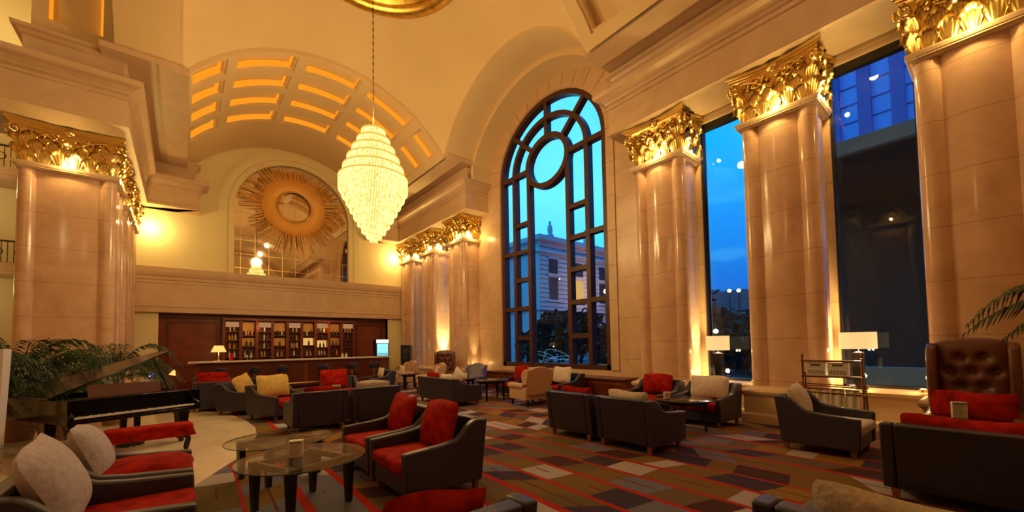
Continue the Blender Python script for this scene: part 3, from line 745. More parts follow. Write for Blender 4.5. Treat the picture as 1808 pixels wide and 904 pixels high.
# lamps of the columns: little uplight bulbs on each cornice, plus spots on the floor between columns
upl = 'brass uplight on the cornice ledge of a marble column, hidden among the gilded leaves'
def uplight(x, y, z, power, nm='capital_uplight', where='', g='capital uplights', off=(0, 0)):
    t = thing(nm, where, 'uplight', (x, y, z), 0, g)
    b = MB(); b.lathe([(.03, 0), (.03, .012), (.015, .02), (.015, .03)], 10); b.build('base', 'brass', t)
    b = MB(); b.lathe([(0, .03), (.018, .035), (.022, .055), (.014, .075), (0, .08)], 10); b.build('bulb', 'bulb', t, smooth=True)
    lamp('uplight_light', (x+off[0], y+off[1], z+.10), power, (1, .66, .20), .04)
PW = 16
for y, w_ in ((.13, 'nearest column'), (2.67, 'column between the plain windows'), (5.21, 'column beside the near edge of the arched window'), (14.565, 'column beyond the arched window'), (17.1, 'middle far column'), (19.45, 'column behind the loudspeaker')):
    uplight(8.81, y, ZC, PW, off=(-.13, 0), where='small glowing uplight,  front ledge, %s' % w_)
    uplight(9.25, y-.685, ZC, PW*.8, off=(0, -.13), where='small glowing uplight,  side ledge, %s' % w_)
for y, w_ in ((2.6, 'column seen only as a reflection in the plain window'),):
    uplight(-1.315, y, ZC, PW, off=(.13, 0), where='small glowing uplight,  side ledge, %s' % w_)
for y, w_ in ((14.05, 'wide column behind the piano'),):
    uplight(-2.2, y+.09, ZC, PW, off=(0, -.13), where='small glowing uplight,  front ledge, %s' % w_)
for y, w_ in ((14.9, 'wide column behind the piano'), (17.5, 'second left column'), (19.35, 'rear left column')):
    uplight(-1.315, y, ZC, PW*.8, off=(.13, 0), where='small glowing uplight,  side ledge, %s' % w_)
# wall washers at both ends of the yellow back wall
for x in (-1.02, 8.62):
    uplight(x, 20.05, 6.2, 34, 'wall_washer', 'small wall lamp glowing at the %s end of the yellow back wall' % ('left' if x < 0 else 'right'), 'wall washers')
# floor uplights in the window bays
for y, p, w_ in ((4.33, 30, 'beside the drum lamp, grazing the marble column'), (1.80, 34, 'behind the newspaper rack'), (.90, 14, 'behind the tufted settee'), (16.22, 70, 'between the first and middle far columns'), (13.75, 5, 'at the corner by the arched window'), (3.42, 4, 'near the ivory cushion armchair'), (18.9, 6, 'beside the loudspeaker')):
    t = thing('floor_uplight', 'small bright uplight %s' % w_, 'uplight', (9.36, y, .72), 0, 'window bay uplights')
    b = MB(); b.lathe([(.05, 0), (.05, .05), (.035, .055)], 14); b.build('housing', 'brass', t)
    b = MB(); b.lathe([(0, .056), (.034, .056), (.03, .062), (0, .064)], 14); b.build('lens', 'bulb', t)
    lamp('floor_uplight_light', (9.36, y, .90), p*.35, (1, .72, .26), .05); lamp('floor_uplight_spot', (9.36, y, .84), p*9, (1, .76, .28), .05, 'SPOT', (math.radians(180-8), 0, 0), math.radians(44), 1.0)

# ---------------------------------------------------------------- chandelier
XC, YC_ = 3.67, 9.9
t = thing('chandelier', 'huge glowing crystal chandelier in tiers hanging on a long chain', 'chandelier', (XC, YC_, 0))
tiers = [(7.06, .28, .34), (6.82, .39, .26), (6.58, .51, .27), (6.33, .62, .27), (6.08, .72, .28), (5.82, .82, .30), (5.56, .74, .22), (5.37, .65, .20), (5.19, .56, .20), (5.01, .47, .19), (4.84, .38, .19), (4.67, .28, .18), (4.52, .18, .16), (4.40, .09, .12)]
rnd = random.Random(5)
for k, (zt, r, h) in enumerate(tiers):
    b = MB(); n = max(14, int(2*PI*r/.062))
    for i in range(n):
        a = 2*PI*(i+.5*(k % 2))/n; x, y = r*math.cos(a), r*math.sin(a); hh = h*rnd.uniform(.94, 1.06); w0 = .022
        mt = Matrix.Translation((x, y, 0)) @ Matrix.Rotation(a, 4, 'Z')
        b.add([(-.014, -w0, zt), (.014, -w0, zt), (.014, w0, zt), (-.014, w0, zt), (-.014, -w0, zt-hh), (.014, -w0, zt-hh), (.014, w0, zt-hh), (-.014, w0, zt-hh), (0, 0, zt-hh-.05)], [(0, 1, 2, 3), (0, 4, 5, 1), (1, 5, 6, 2), (2, 6, 7, 3), (3, 7, 4, 0), (4, 8, 5), (5, 8, 6), (6, 8, 7), (7, 8, 4)], mt)
    o = b.build('crystal_tier', 'crystal' if k % 2 else 'crystal', t)
    b = MB(); b.lathe([(r-.03, zt-.01), (r+.018, zt-.01), (r+.018, zt+.03), (r-.03, zt+.03), (r-.03, zt-.01)], 40); b.build('tier_ring', 'crystal2', t)
    if k < 13:
        r2 = r-.05; b = MB(); b.lathe([(r2, zt-h+.02), (r2, zt-.02)], 30, cap=False); b.build('inner_shell', 'crystal2', t)
b = MB(); z = 7.16
while z < 12.95:
    o_ = (int(z/.09)) % 2; b.grid(10, 4, lambda u, v: ((.020+.006*math.cos(2*PI*v))*math.cos(2*PI*u)*(1 if o_ else .25), (.020+.006*math.cos(2*PI*v))*math.cos(2*PI*u)*(.25 if o_ else 1), z+.045+.055*math.sin(2*PI*u)+.006*math.sin(2*PI*v)), wu=True, wv=True); z += .09
b.tube([(0, 0, 7.1), (0, 0, 13.0)], .008, 5)
b.build('chain', 'twig', t)
lamp('chandelier_light_top', (XC, YC_, 7.35), 115, (1, .66, .26), .25)
for a in (0, 1, 2, 3): lamp('chandelier_light', (XC+1.05*math.cos(a*PI/2+.6), YC_+1.05*math.sin(a*PI/2+.6), 5.5), 80, (1, .66, .28), .3)
# added unseen lamps in the near vault brighten the seats
for i, (x, y) in enumerate(((2.2, 2.4), (5.3, 2.4), (2.2, -1.5), (5.3, -1.5))):
    zz = ZV+math.sqrt(RV**2-(x-CX)**2)-.02
    o = MB().lathe([(0, 0), (.09, 0), (.11, -.015), (.11, .02)], 20, c=(x, y, zz)).build('ceiling_downlight', 'downlight'); tag(o, 'round recessed downlight over the %s seats of the near vault' % ['front left', 'front right', 'rear left', 'rear right'][i], 'downlight', 'near vault downlights')
    lamp('downlight_light', (x, y, zz-.15), 16, (1, .68, .36), .12)
# ================================================================ seating
def sidepoly(d, h, ah, wing=False):
    x0, x1 = -d/2, d/2
    P = [(x0+.06, .11), (x0-.02, h), (x0+.10, h)]
    for t in range(9):
        u = t/8; P.append((x0+.12+.30*u, h-(h-ah-.02)*(.5-.5*math.cos(PI*u))))
    P += [(x0+.55, ah), (x1, ah-.03), (x1-.01, .11)]
    return P
def make_armchair(label, w=1.0, d=.98, h=.78, ah=.57, m='leather', seatm='red', nback=1, name='armchair', cat='armchair', cush=True):
    t = thing(name, label, cat); th = .10
    for s in (-1, 1):
        b = MB(); y0, y1 = (w/2-th, w/2) if s > 0 else (-w/2, -w/2+th); b.prism(sidepoly(d, h, ah), y0, y1, 'y'); b.build('side_panel', m, t, bevel=.018)
    ww = (w-2*th)/nback
    for i in range(nback):
        y0 = -w/2+th+ww*i+.003; y1 = y0+ww-.006; x0 = -d/2
        b = MB(); b.prism([(x0+.06, .11), (x0-.02, h), (x0+.10, h+.005), (x0+.20, .11)], y0, y1, 'y'); b.build('backrest', m, t, bevel=.02)
    b = MB(); b.box(-d/2+.12, d/2-.03, -w/2+th, w/2-th, .11, .30); b.build('seat_frame', m, t, bevel=.012)
    n = max(1, round((w-2*th)/.85)); ww = (w-2*th)/n
    for i in range(n):
        b = MB(); y0 = -w/2+th+ww*i; b.box(-d/2+.16, d/2+.01, y0+.006, y0+ww-.006, .30, .44); b.build('seat_cushion', seatm, t, bevel=.04)
    for sx_ in (-1, 1):
        for sy in (-1, 1):
            b = MB(); b.taper(sx_*(d/2-.10), sy*(w/2-.09), 0, .115, .022, .034); b.build('leg', 'leg', t)
    return t
def pillow(label, m, w, h, th, loc, rz=0, tilt=0, roll=0, group=None, name='throw_cushion', seed=0):
    """standing cushion: local plane y-z, thickness x; tilt leans it back, roll turns it in its plane"""
    b = MB(); rnd = random.Random(seed); ph = [rnd.uniform(0, 6) for _ in range(4)]
    def sgn(s): return lambda u, v: (
        s*th/2*(max(0, 1-abs(2*u-1)**2.3)**.62)*(max(0, 1-abs(2*v-1)**2.3)**.62)*(1+.10*math.sin(5*u+ph[0])*math.sin(6*v+ph[1])),
        (2*u-1)*w/2*(1-.03*(1-(2*v-1)**2)-.07*abs(2*v-1)**6), (2*v-1)*h/2*(1-.03*(1-(2*u-1)**2)-.07*abs(2*u-1)**6)+.012*math.sin(7*u+ph[2]))
    b.grid(20, 16, sgn(1)); b.grid(20, 16, sgn(-1))
    mt = Matrix.Rotation(rz, 4, 'Z') @ Matrix.Rotation(tilt, 4, 'Y') @ Matrix.Rotation(roll, 4, 'X')
    b.v = [tuple(mt @ Vector(p)) for p in b.v]
    o = b.build(name, m, smooth=True); o.location = loc; tag(o, label, 'cushion', group); return o

proto = {}
def chair(kind, label, x, y, rz, group, **kw):
    if kind not in proto:
        t = make_armchair(label, **kw); proto[kind] = t
        t.location = (x, y, .008 if kw.get('onstone') else 0); t.rotation_euler = (0, 0, rz)
    else: t = copy_tree(proto[kind], (x, y, 0), rz, label)
    t['group'] = group; return t
G = 'charcoal leather tub armchairs'
# near centre pair, facing left
chair('r', 'charcoal armchair with a red seat and red cushion nearest the glass table, on its right', 2.19, 4.28, PI, G)
chair('r', 'charcoal armchair with red cushion just behind the nearest one right of the glass tables', 2.19, 5.32, PI, G)
pillow('large red velvet cushion in the nearest armchair right of the glass table', 'red', .72, .56, .24, (2.36, 4.30, .70), PI, -.28, .05, seed=1)
pillow('red velvet cushion in the second armchair right of the glass tables', 'red', .70, .54, .22, (2.36, 5.34, .69), PI, -.28, -.04, seed=2)
# middle right pair with backs to the camera
chair('r', 'charcoal armchair seen from behind with a red cushion showing over its back, mid carpet', 5.60, 4.82, 0, G)
chair('r', 'charcoal armchair seen from behind with an ivory cushion lying over its back, mid carpet', 5.60, 3.71, 0, G)
pillow('red cushion showing over the back of the mid carpet armchair', 'red', .72, .42, .16, (5.36, 4.80, .665), 0, -.2, 0, seed=3)
pillow('ivory cushion flopped over the back of the mid carpet armchair', 'white', .74, .44, .20, (5.36, 3.73, .675), 0, -.3, 0, seed=4)
# right group
chair('w', 'charcoal armchair seen from the side with an ivory cushion, in front of the newspaper rack', 7.42, 1.76, -PI/2, G, seatm='white')
pillow('ivory cushion leaning over the back corner of the armchair by the newspaper rack', 'white', .66, .52, .20, (7.36, 2.05, .68), -PI/2, -.35, .12, seed=5)
chair('r', 'charcoal armchair with an ivory cushion beside the column, facing the small round table', 8.10, 3.86, PI, G)
chair('r', 'charcoal armchair with a red cushion by the column end of the window ledge', 8.06, 5.0, PI, G)
pillow('big ivory cushion in the armchair under the drum lamp', 'white', .78, .46, .18, (8.28, 3.86, .70), PI, -.22, 0, seed=6)
pillow('red cushion in the armchair beside the end of the window ledge', 'red', .74, .44, .18, (8.26, 5.0, .70), PI, -.2, 0, seed=7)
# bottom right sofa back and red bolster
t = make_armchair('dark leather sofa seen from behind at the lower right with a red velvet bolster', 1.6, .98, .76, .56, 'leather_e', 'red', 1, 'sofa', 'sofa'); t.location = (5.96, .06, 0)
pillow('long red velvet bolster lying along the top of the lower right sofa', 'red', 1.25, .30, .22, (5.72, .12, .70), 0, -.1, 0, name='bolster', seed=8)
# bottom edge seats
chair('w', 'charcoal armchair cut by the bottom edge with a long ivory cushion', 2.80, .38, 0, G)
pillow('long ivory cushion at the bottom right edge', 'white', .98, .46, .18, (2.66, .22, .64), 0, -.25, .02, seed=9)
chair('r', 'charcoal armchair cut by the bottom edge with a red cushion, nearest of all', .98, 2.12, PI/2, G)
pillow('red velvet cushion rising from the bottom edge in front of the glass table', 'red', .62, .46, .18, (1.00, 1.90, .65), PI/2, -.2, .14, seed=10)
# left foreground pair facing right
chair('r', 'charcoal armchair in the lower left corner with a big pinkish grey cushion', -.40, 4.10, 0, G)
chair('r', 'charcoal armchair with a grey cushion between the lower left one and the piano bench', -.40, 5.18, 0, G)
pillow('big pinkish grey cushion in the lower left corner armchair', 'grey', .80, .60, .26, (-.66, 4.12, .74), 0, -.42, .10, seed=11)
pillow('grey cushion in the armchair in front of the piano bench', 'grey', .66, .52, .24, (-.62, 5.25, .72), 0, -.40, -.10, seed=12)
pillow('puffed red seat cushion in the armchair in front of the piano bench', 'red', .74, .70, .20, (-.25, 5.18, .52), 0, PI/2, 0, seed=13)
# middle pair with backs to the camera
chair('r', 'charcoal armchair seen from behind, left of a pair, with a red cushion over its back', 2.10, 8.92, PI/2, G)
chair('r', 'charcoal armchair seen from behind, right of a pair, with an ivory cushion over its back', 3.20, 8.92, PI/2, G)
pillow('red cushion lying along the back of the left paired armchair', 'red', .70, .40, .14, (2.18, 8.74, .66), PI/2, -.2, .04, seed=14)
pillow('ivory cushion lying along the back of the right paired armchair', 'white', .76, .42, .16, (3.20, 8.74, .70), PI/2, -.2, .04, seed=15)
chair('r', 'charcoal armchair with mustard cushion facing the pair seen from behind', 1.80, 11.0, -1.05, G)
pillow('wide mustard cushion in the armchair beyond the grand piano', 'yellow', .86, .54, .18, (1.70, 11.16, .74), -1.05, -.22, -.04, seed=16)
pillow('tilted mustard cushion behind the wide mustard one', 'yellow', .56, .46, .18, (1.22, 12.5, .74), -.9, -.3, .35, seed=17)
chair('r', 'charcoal armchair with mustard cushion behind the other mustard one', 1.30, 12.45, -.7, G)
chair('r', 'charcoal armchair with tall orange red cushion facing the camera in the middle distance', 3.55, 12.2, -PI/2-.1, G)
pillow('tall orange red cushion facing the camera in the middle distance', 'red', .74, .54, .18, (3.40, 12.34, .74), -PI/2-.1, -.2, 0, seed=18)
# by the piano, far left
chair('r', 'charcoal armchair seen from behind between piano and bar with red cushions', .72, 13.7, PI/2, G)
pillow('red cushion on the armchair back right behind the grand piano', 'red', .80, .36, .16, (.72, 13.56, .68), PI/2, -.2, 0, seed=19)
chair('r', 'dark armchair partly hidden to the right of the one behind the piano', 1.60, 14.6, PI/2+.1, G)
chair('r', 'charcoal armchair facing the lounge in front of the left end of the bar', .75, 15.9, -PI/2, G)
pillow('red cushion in the armchair before the left end of the bar', 'red', .85, .46, .16, (.75, 16.0, .70), -PI/2, -.2, 0, seed=20)
# two seat sofa in front of the window group
t = make_armchair('two seat charcoal sofa seen from behind in the far carpet area', 1.95, .95, .74, .56, 'leather', 'red', 2, 'sofa', 'sofa'); t.location = (5.95, 10.22, 0); t.rotation_euler = (0, 0, .02)
pillow('orange red cushion over the back of the two seat sofa', 'red', .74, .40, .15, (5.74, 10.72, .68), 0, -.2, 0, seed=21)
pillow('ivory cushion lying along the back of the two seat sofa', 'white', .70, .38, .16, (5.74, 9.9, .66), 0, -.2, 0, seed=22)
pillow('ivory cushion standing on its corner at the end of the two seat sofa', 'white', .50, .50, .16, (6.0, 9.72, .74), .1, -.2, PI/4, seed=23)
chair('r', 'charcoal armchair with a small ivory cushion in front of the bar stools', 5.45, 14.4, PI, G)
pillow('small ivory cushion in the armchair in front of the bar stools', 'white', .50, .36, .14, (5.62, 14.5, .70), PI, -.2, 0, seed=24)
chair('r', 'dark armchair with red cushion beyond the blue topped table under the window', 8.35, 9.9, PI, G)
pillow('red cushion leaning by the arched window behind the wing chair', 'red', .66, .48, .16, (8.50, 10.0, .72), PI, -.2, .15, seed=25)
chair('r', 'charcoal armchair under the arched window with an ivory cushion, right behind the wing chair', 8.35, 8.1, PI, G)
pillow('ivory cushion in the armchair right behind the wing chair', 'white', .70, .46, .16, (8.48, 8.15, .74), PI, -.2, 0, seed=26)

def make_wing(label, m, w=.80, d=.80, h=1.06, name='wing_chair'):
    t = thing(name, label, 'wing chair')
    # back with arched top
    b = MB(); n = 14; poly = [(-w/2+.05, .30)]+[(-w/2+.05+(w-.10)*i/n, h-.10+.10*math.sin(PI*i/n)**.8) for i in range(n+1)]+[(w/2-.05, .30)]
    b.prism(poly, 0, .12, 'x', Matrix.Translation((-d/2+.02, 0, 0)) @ Matrix.Shear('YZ', 4, (0, 0)) ); b.v = [(x-(z-.3)*.10, y, z) for x, y, z in b.v]
    b.build('backrest', m, t, bevel=.03)
    for s in (-1, 1):
        b = MB(); P = [(-d/2+.02, .55), (-d/2-.06, h-.07), (-d/2+.10, h-.06), (-d/2+.24, h-.16), (-d/2+.27, .80), (-d/2+.22, .60)]
        y = s*(w/2-.04); b.prism(P, y-.04, y+.04, 'y'); b.build('wing', m, t, bevel=.025)
        b = MB(); b.box(-d/2+.04, d/2-.08, s*(w/2-.05)-.06, s*(w/2-.05)+.06, .18, .50); b.build('arm_panel', m, t, bevel=.02)
        b = MB(); b.lathe([(0, 0), (.075, .01), (.085, .04), (.085, d-.24), (.075, d-.2), (0, d-.19)], 14, Matrix.Translation((-d/2+.16, s*(w/2-.04), .53)) @ Matrix.Rotation(PI/2, 4, 'Y')); b.build('rolled_arm', m, t, smooth='auto')
        for sx_ in (-1, 1):
            b = MB(); b.taper(sx_*(d/2-.10), s*(w/2-.09), 0, .19, .018, .032); b.build('leg', 'blackwood', t)
    b = MB(); b.box(-d/2+.10, d/2-.06, -w/2+.09, w/2-.09, .18, .32); b.build('seat_frame', m, t, bevel=.015)
    b = MB(); b.box(-d/2+.12, d/2-.02, -w/2+.11, w/2-.11, .32, .46); b.build('seat_cushion', m, t, bevel=.04)
    return t
wg = 'wing chairs in beige and grey fabric'
wc = make_wing('beige fabric wing chair seen from behind and the side, by the blue topped table', 'pink', .84, .92, 1.04); wc.location = (7.30, 8.22, 0); wc.rotation_euler = (0, 0, PI/2-.12); wc['group'] = wg
for x, y, r, lab in ((6.75, 12.9, PI*.92, 'pinkish wing chair behind the two seat sofa, nearer of the far ones'), (7.15, 16.0, PI*1.02, 'small far pinkish wing chair with an ivory cushion near the bar end')): copy_tree(wc, (x, y, 0), r, lab)
w2 = make_wing('slate grey wing chair behind the corner standing ivory cushion', 'bluegrey', .84, .86, 1.0); w2.location = (7.85, 12.0, 0); w2.rotation_euler = (0, 0, PI+.25); w2['group'] = wg
pillow('ivory cushion in the small far pinkish wing chair', 'white', .50, .40, .14, (7.05, 15.9, .66), PI, -.2, 0, seed=27)
pillow('pale cushion beside the nearer pinkish wing chair', 'white', .34, .34, .12, (6.98, 12.75, .74), PI, -.2, 0, seed=28)

def make_tufted(label, w, h, m='brown'):
    t = thing('tufted_chair', label, 'high backed chair'); d = .85
    rows = [(z, o) for z, o in ((.72, 0), (.92, 1), (1.12, 0), (1.32, 1))]; dim = []
    sp = .22
    for z, o in rows:
        k = -3
        while k <= 3:
            y = (k+(.5 if o else 0))*sp
            if abs(y) < w/2-.16: dim.append((y, z*h/1.58))
            k += 1
    def top(u): return h-.12*abs(2*u-1)**2.2*.6
    def fn(u, v):
        y = (2*u-1)*(w/2-.08); z = .35+(top(u)-.35)*v; x = .0
        for a, c in dim:
            q = ((y-a)**2+(z-c)**2)/.0040; x -= .075*math.exp(-q)
        x += .05*(1-abs(2*u-1)**4)*(1-abs(2*v-1)**6); return (-d/2+.16+x-(z-.35)*.06, y, z)
    b = MB(); b.grid(56, 56, fn)
    for y, z in dim: b.lathe([(0, .0), (.018, -.004), (.02, -.012)], 10, Matrix.Translation((-d/2+.155-(z-.35)*.06, y, z)) @ Matrix.Rotation(PI/2, 4, 'Y'))
    b.build('tufted_backrest', m, t, smooth=True, fix=False)
    n = 14; b = MB(); poly = [(-w/2+.06, .2)]+[(-w/2+.06+(w-.12)*i/n, top(i/n)+.02) for i in range(n+1)]+[(w/2-.06, .2)]
    b.prism(poly, -d/2, -d/2+.15, 'x'); b.v = [(x-(z-.35)*.06 if z > .3 else x, y, z) for x, y, z in b.v]; b.build('back_shell', m, t, bevel=.03)
    for s in (-1, 1):
        y = s*(w/2-.05); P = [(-d/2+.02, .2), (-d/2-.06, h-.06), (-d/2+.16, h-.05), (-d/2+.30, h-.12), (-d/2+.34, h*.7), (-d/2+.30, .62), (d/2-.05, .58), (d/2-.05, .2)]
        b = MB(); b.prism(P, y-.055, y+.055, 'y'); b.build('wing', m, t, bevel=.03)
        for sx_ in (-1, 1):
            b = MB(); b.taper(sx_*(d/2-.10), s*(w/2-.10), 0, .2, .02, .034); b.build('leg', 'blackwood', t)
    b = MB(); b.box(-d/2+.1, d/2-.06, -w/2+.1, w/2-.1, .2, .44); b.build('seat', m, t, bevel=.04)
    return t
t = make_tufted('tall tufted brown leather chair with rounded top before the broad right column', .86, 1.58); t.location = (8.24, .33, 0); t.rotation_euler = (0, 0, PI)
b = MB()
pillow('wide red velvet cushion on the tall tufted chair', 'red', .80, .42, .18, (8.06, .33, .68), PI, -.15, 0, seed=30)
t = make_tufted('tall brown tufted chair standing before the far marble column by the bright uplight', .80, 1.45); t.location = (7.95, 14.0, 0); t.rotation_euler = (0, 0, PI+.9)

# ---------------------------------------------------------------- tables
def glass_table(label, x, y, r, h, group):
    t = thing('glass_table', label, 'coffee table', (x, y, 0), .35, group)
    b = MB(); b.lathe([(0, h-.012), (r-.004, h-.012), (r, h-.008), (r, h-.003), (r-.003, h), (0, h)], 64); b.build('glass_top', 'tabglass', t, smooth='auto')
    b = MB(); b.lathe([(r-.002, h-.011), (r+.002, h-.011), (r+.002, h-.001), (r-.002, h-.001), (r-.002, h-.011)], 64); b.build('top_edge', 'edge', t)
    b = MB()
    for a in range(4):
        c, s = math.cos(a*PI/2), math.sin(a*PI/2); b.box(-.3, .3, -.02, .02, h-.075, h-.015, Matrix.Rotation(a*PI/2, 4, 'Z') @ Matrix.Translation((0, .30, 0)))
    b.build('apron', 'blackwood', t)
    for a in range(4):
        b = MB(); b.taper(.31*(1 if a in (0, 3) else -1), .31*(1 if a < 2 else -1), 0, h-.014, .026, .042); b.build('leg', 'blackwood', t)
    return t
def round_table(label, x, y, r, h, group, m='black'):
    t = thing('round_table', label, 'side table', (x, y, 0), .5, group)
    b = MB(); b.lathe([(0, h-.03), (r-.03, h-.03), (r, h-.018), (r, h-.006), (r-.01, h), (0, h)], 48); b.build('tabletop', m, t, smooth='auto')
    b = MB(); b.lathe([(r*.80, h-.09), (r*.86, h-.03)], 40, cap=False); b.lathe([(r*.78, h-.09), (r*.80, h-.09)], 40, cap=False); b.build('apron', 'blackwood', t)
    for a in range(4):
        c, s = math.cos(a*PI/2), math.sin(a*PI/2); b = MB(); b.taper(c*r*.72, s*r*.72, 0, h-.03, .018, .03); b.build('leg', 'blackwood', t)
    return t
gg = 'round glass topped coffee tables'; gt = 'round black tables'
glass_table('nearest round glass coffee table with black legs, holding the menu block', .97, 4.62, .60, .50, gg)
glass_table('round glass coffee table behind the one with the menu block', .98, 5.92, .60, .47, gg)
round_table('round black table with a menu between the four armchairs on the right carpet', 7.08, 3.78, .50, .58, gt)
round_table('dark glossy round table in front of the tall tufted chair', 7.40, .42, .48, .60, gt)
round_table('blue reflecting round table in front of the beige wing chair', 7.15, 9.75, .52, .60, gt)
round_table('dark round table just behind the blue reflecting one', 6.95, 11.0, .45, .60, gt)
round_table('small dark table by the far pinkish wing chairs', 6.80, 14.6, .38, .58, gt)
round_table('low dark table between the paired armchairs and the orange red cushion', 3.05, 10.7, .46, .52, gt)
def menu(label, x, y, z, w, h, dp, rz, mark, name='menu_block'):
    t = thing(name, label, 'menu holder', (x, y, z), rz)
    b = MB(); b.box(-w/2, w/2, -dp/2, dp/2, 0, h); b.build('card_block', 'paper', t, bevel=.003)
    b = MB()
    if mark == 'lines':
        b.box(-w*.42, w*.42, -dp/2-.0015, -dp/2, h*.84, h*.90)
        for i in range(9): b.box(-w*.40, w*(.15+.2*((i*7) % 3)/2), -dp/2-.0015, -dp/2, h*(.12+.075*i), h*(.135+.075*i))
    if mark != 'red' and mark: b.build('printing', 'ink', t)
    if mark == 'red':
        for pts in ([(-.30, .72), (-.05, .80), (-.05, .55), (-.28, .40), (-.05, .35)], [(.05, .70), (.32, .70), (.05, .35), (.34, .30)]):
            b.tube([(px*w, -dp/2-.001, pz*h) for px, pz in pts], .006, 5)
        b.build('printing', 'redink', t)
    return t
menu('white printed menu block standing on the nearest glass table', .92, 4.68, .50, .125, .165, .085, -.35, 'lines')
menu('small white card with red marking on the round table between the right armchairs', 6.88, 3.98, .58, .11, .125, .05, -TH-.1, 'red')
menu('small white card standing on the dark table by the tufted chair', 7.55, .42, .60, .14, .20, .04, -TH-.45, 'lines')
menu('white card on the low table by the orange red cushion', 3.0, 10.7, .52, .20, .17, .05, -.3, 'lines')
menu('small white card on the dark table by the wooden window ledge', 6.95, 10.9, .60, .12, .17, .04, -.6, '')

# ---------------------------------------------------------------- drum lamps, newspaper rack, speaker
def drum_lamp(label, x, y, z0, r, zb, zt, p):
    t = thing('table_lamp', label, 'lamp', (x, y, z0), 0, 'drum shade lamps on the window ledge')
    b = MB(); b.lathe([(.075, 0), (.08, .02), (.06, .03), (.105, (zb-z0)*.55), (.115, zb-z0-.08), (.09, zb-z0-.06), (.012, zb-z0-.05), (.012, zb-z0+.05)], 4, Matrix.Rotation(PI/4, 4, 'Z')); b.build('base', 'blackwood', t)
    b = MB(); b.lathe([(r, zb-z0), (r, zt-z0)], 40, cap=False); b.lathe([(r-.006, zb-z0), (r-.006, zt-z0)], 40, cap=False); b.lathe([(0, zt-z0-.03), (r-.006, zt-z0-.03)], 40); b.build('lamp_shade', 'shade', t, smooth='auto', fix=False)
    b = MB(); b.lathe([(0, 0), (.03, .02), (.035, .05), (0, .09)], 12, c=(0, 0, zb-z0+.06)); b.build('bulb', 'bulb', t, smooth=True)
    lamp('table_lamp_light', (x, y, zb-.02), p, (1, .68, .3), .05)
drum_lamp('drum shade lamp glowing on the ledge between the two right hand armchair cushions and column', 9.28, 4.10, .72, .235, 1.42, 1.735, 9)
drum_lamp('drum shade lamp glowing behind the newspaper rack', 9.28, 1.68, .72, .26, 1.44, 1.73, 9)
t = thing('newspaper_rack', 'wooden newspaper rack with hanging papers and two boxes behind the side view armchair', 'newspaper rack', (8.40, 1.88, 0), 0)
for y in (-.40, .40):
    b = MB(); b.tube([(0, y, 0), (0, y, 1.30)], .018, 8); b.lathe([(0, 1.30), (.018, 1.31), (.03, 1.34), (.018, 1.37), (0, 1.38)], 10, c=(0, y, 0)); b.build('post', 'mahog', t, smooth='auto')
    b = MB(); b.tube([(.28, y*1.02, 0), (.10, y, 1.05)], .014, 6); b.build('rear_leg', 'blackwood', t)
for i, z in enumerate((1.25, .99)):
    b = MB(); b.box(-.10, .10, -.40, .40, z-.012, z+.012); b.build('shelf', 'mahogd', t, bevel=.004)
for i in range(5):
    b = MB(); b.tube([(-.10+.04*(i % 2), -.47+.01*i, .86-.035*i), (-.10+.04*(i % 2), .47+.01*i, .87-.035*i)], .011, 6); b.build('paper_rod', 'mahog', t, smooth='auto')
    for k, y in enumerate((-.47+.01*i, .47+.01*i)):
        b = MB(); b.lathe([(0, -.018), (.016, -.01), (.018, 0), (.016, .01), (0, .018)], 8, c=(-.10+.04*(i % 2), y, .865-.035*i)); b.build('rod_knob', 'brass', t, smooth=True)
b = MB(); b.box(-.02, .02, -.39, .39, .10, .14); b.build('stretcher', 'mahogd', t)
for k in range(4):
    b = MB(); n = 10; y0 = -.36+.185*k
    b.grid(n, 1, lambda u, v: (-.09+.012*math.sin(u*9+k), y0+.17*u, .80-.58*v)); o = b.build('newspaper', 'paper', fix=False); o.location = (8.40, 1.88, 0)
    md = o.modifiers.new('paper', 'SOLIDIFY'); md.thickness = .006
    tag(o, 'folded newspaper hanging on the rack, %s' % ['nearest the tufted chair', 'second from the tufted chair', 'third from the tufted chair', 'nearest the column'][k], 'newspaper', 'newspapers on the rack')
for k, y in enumerate((.20, -.10)):
    t = thing('storage_box', 'small pinkish white printed box on the rack top shelf, %s' % ('nearer the column' if k == 0 else 'nearer the tufted chair'), 'box', (8.39, 1.88+y, 1.002), PI/2, 'boxes on the newspaper rack')
    b = MB(); b.box(-.135, .135, -.06, .06, 0, .222); b.build('carton', 'paper', t, bevel=.004)
    b = MB(); b.box(-.07, .07, .06, .063, .165, .195); b.build('hand_slot', 'ink', t)
    b = MB(); b.box(-.115, .115, .06, .062, .03, .032); b.box(-.115, .115, .06, .062, .10, .102); b.box(-.135, .135, .06, .062, .14, .143)
    rnd = random.Random(9+k)
    for i in range(5):
        x = -.105+.045*i; b.box(x, x+.008, .06, .062, .035, .095); b.box(x+.022, x+.030, .06, .062, .035, .095); b.box(x, x+.03, .06, .062, [.035, .06, .087][i % 3], [.043, .068, .095][i % 3])
    b.build('printing', 'ink', t)
t = thing('floor_speaker', 'tall black loudspeaker standing against the far right column', 'loudspeaker', (8.52, 18.7, 0), -.7)
b = MB(); b.box(-.22, .22, -.20, .20, .05, 1.72); b.build('cabinet', 'blackwood', t, bevel=.015)
b = MB()
for z in (.5, .8, 1.12, 1.42): b.lathe([(.13, 0), (.12, .01), (.05, .0), (0, .015)], 20, Matrix.Translation((0, -.203, z)) @ Matrix.Rotation(PI/2, 4, 'X'))
b.build('speaker_cone', 'iron', t, smooth='auto')
for i in (-1, 1):
    for j in (-1, 1): b = MB(); b.taper(i*.17, j*.15, 0, .05, .02, .02); b.build('foot', 'blackwood', t)

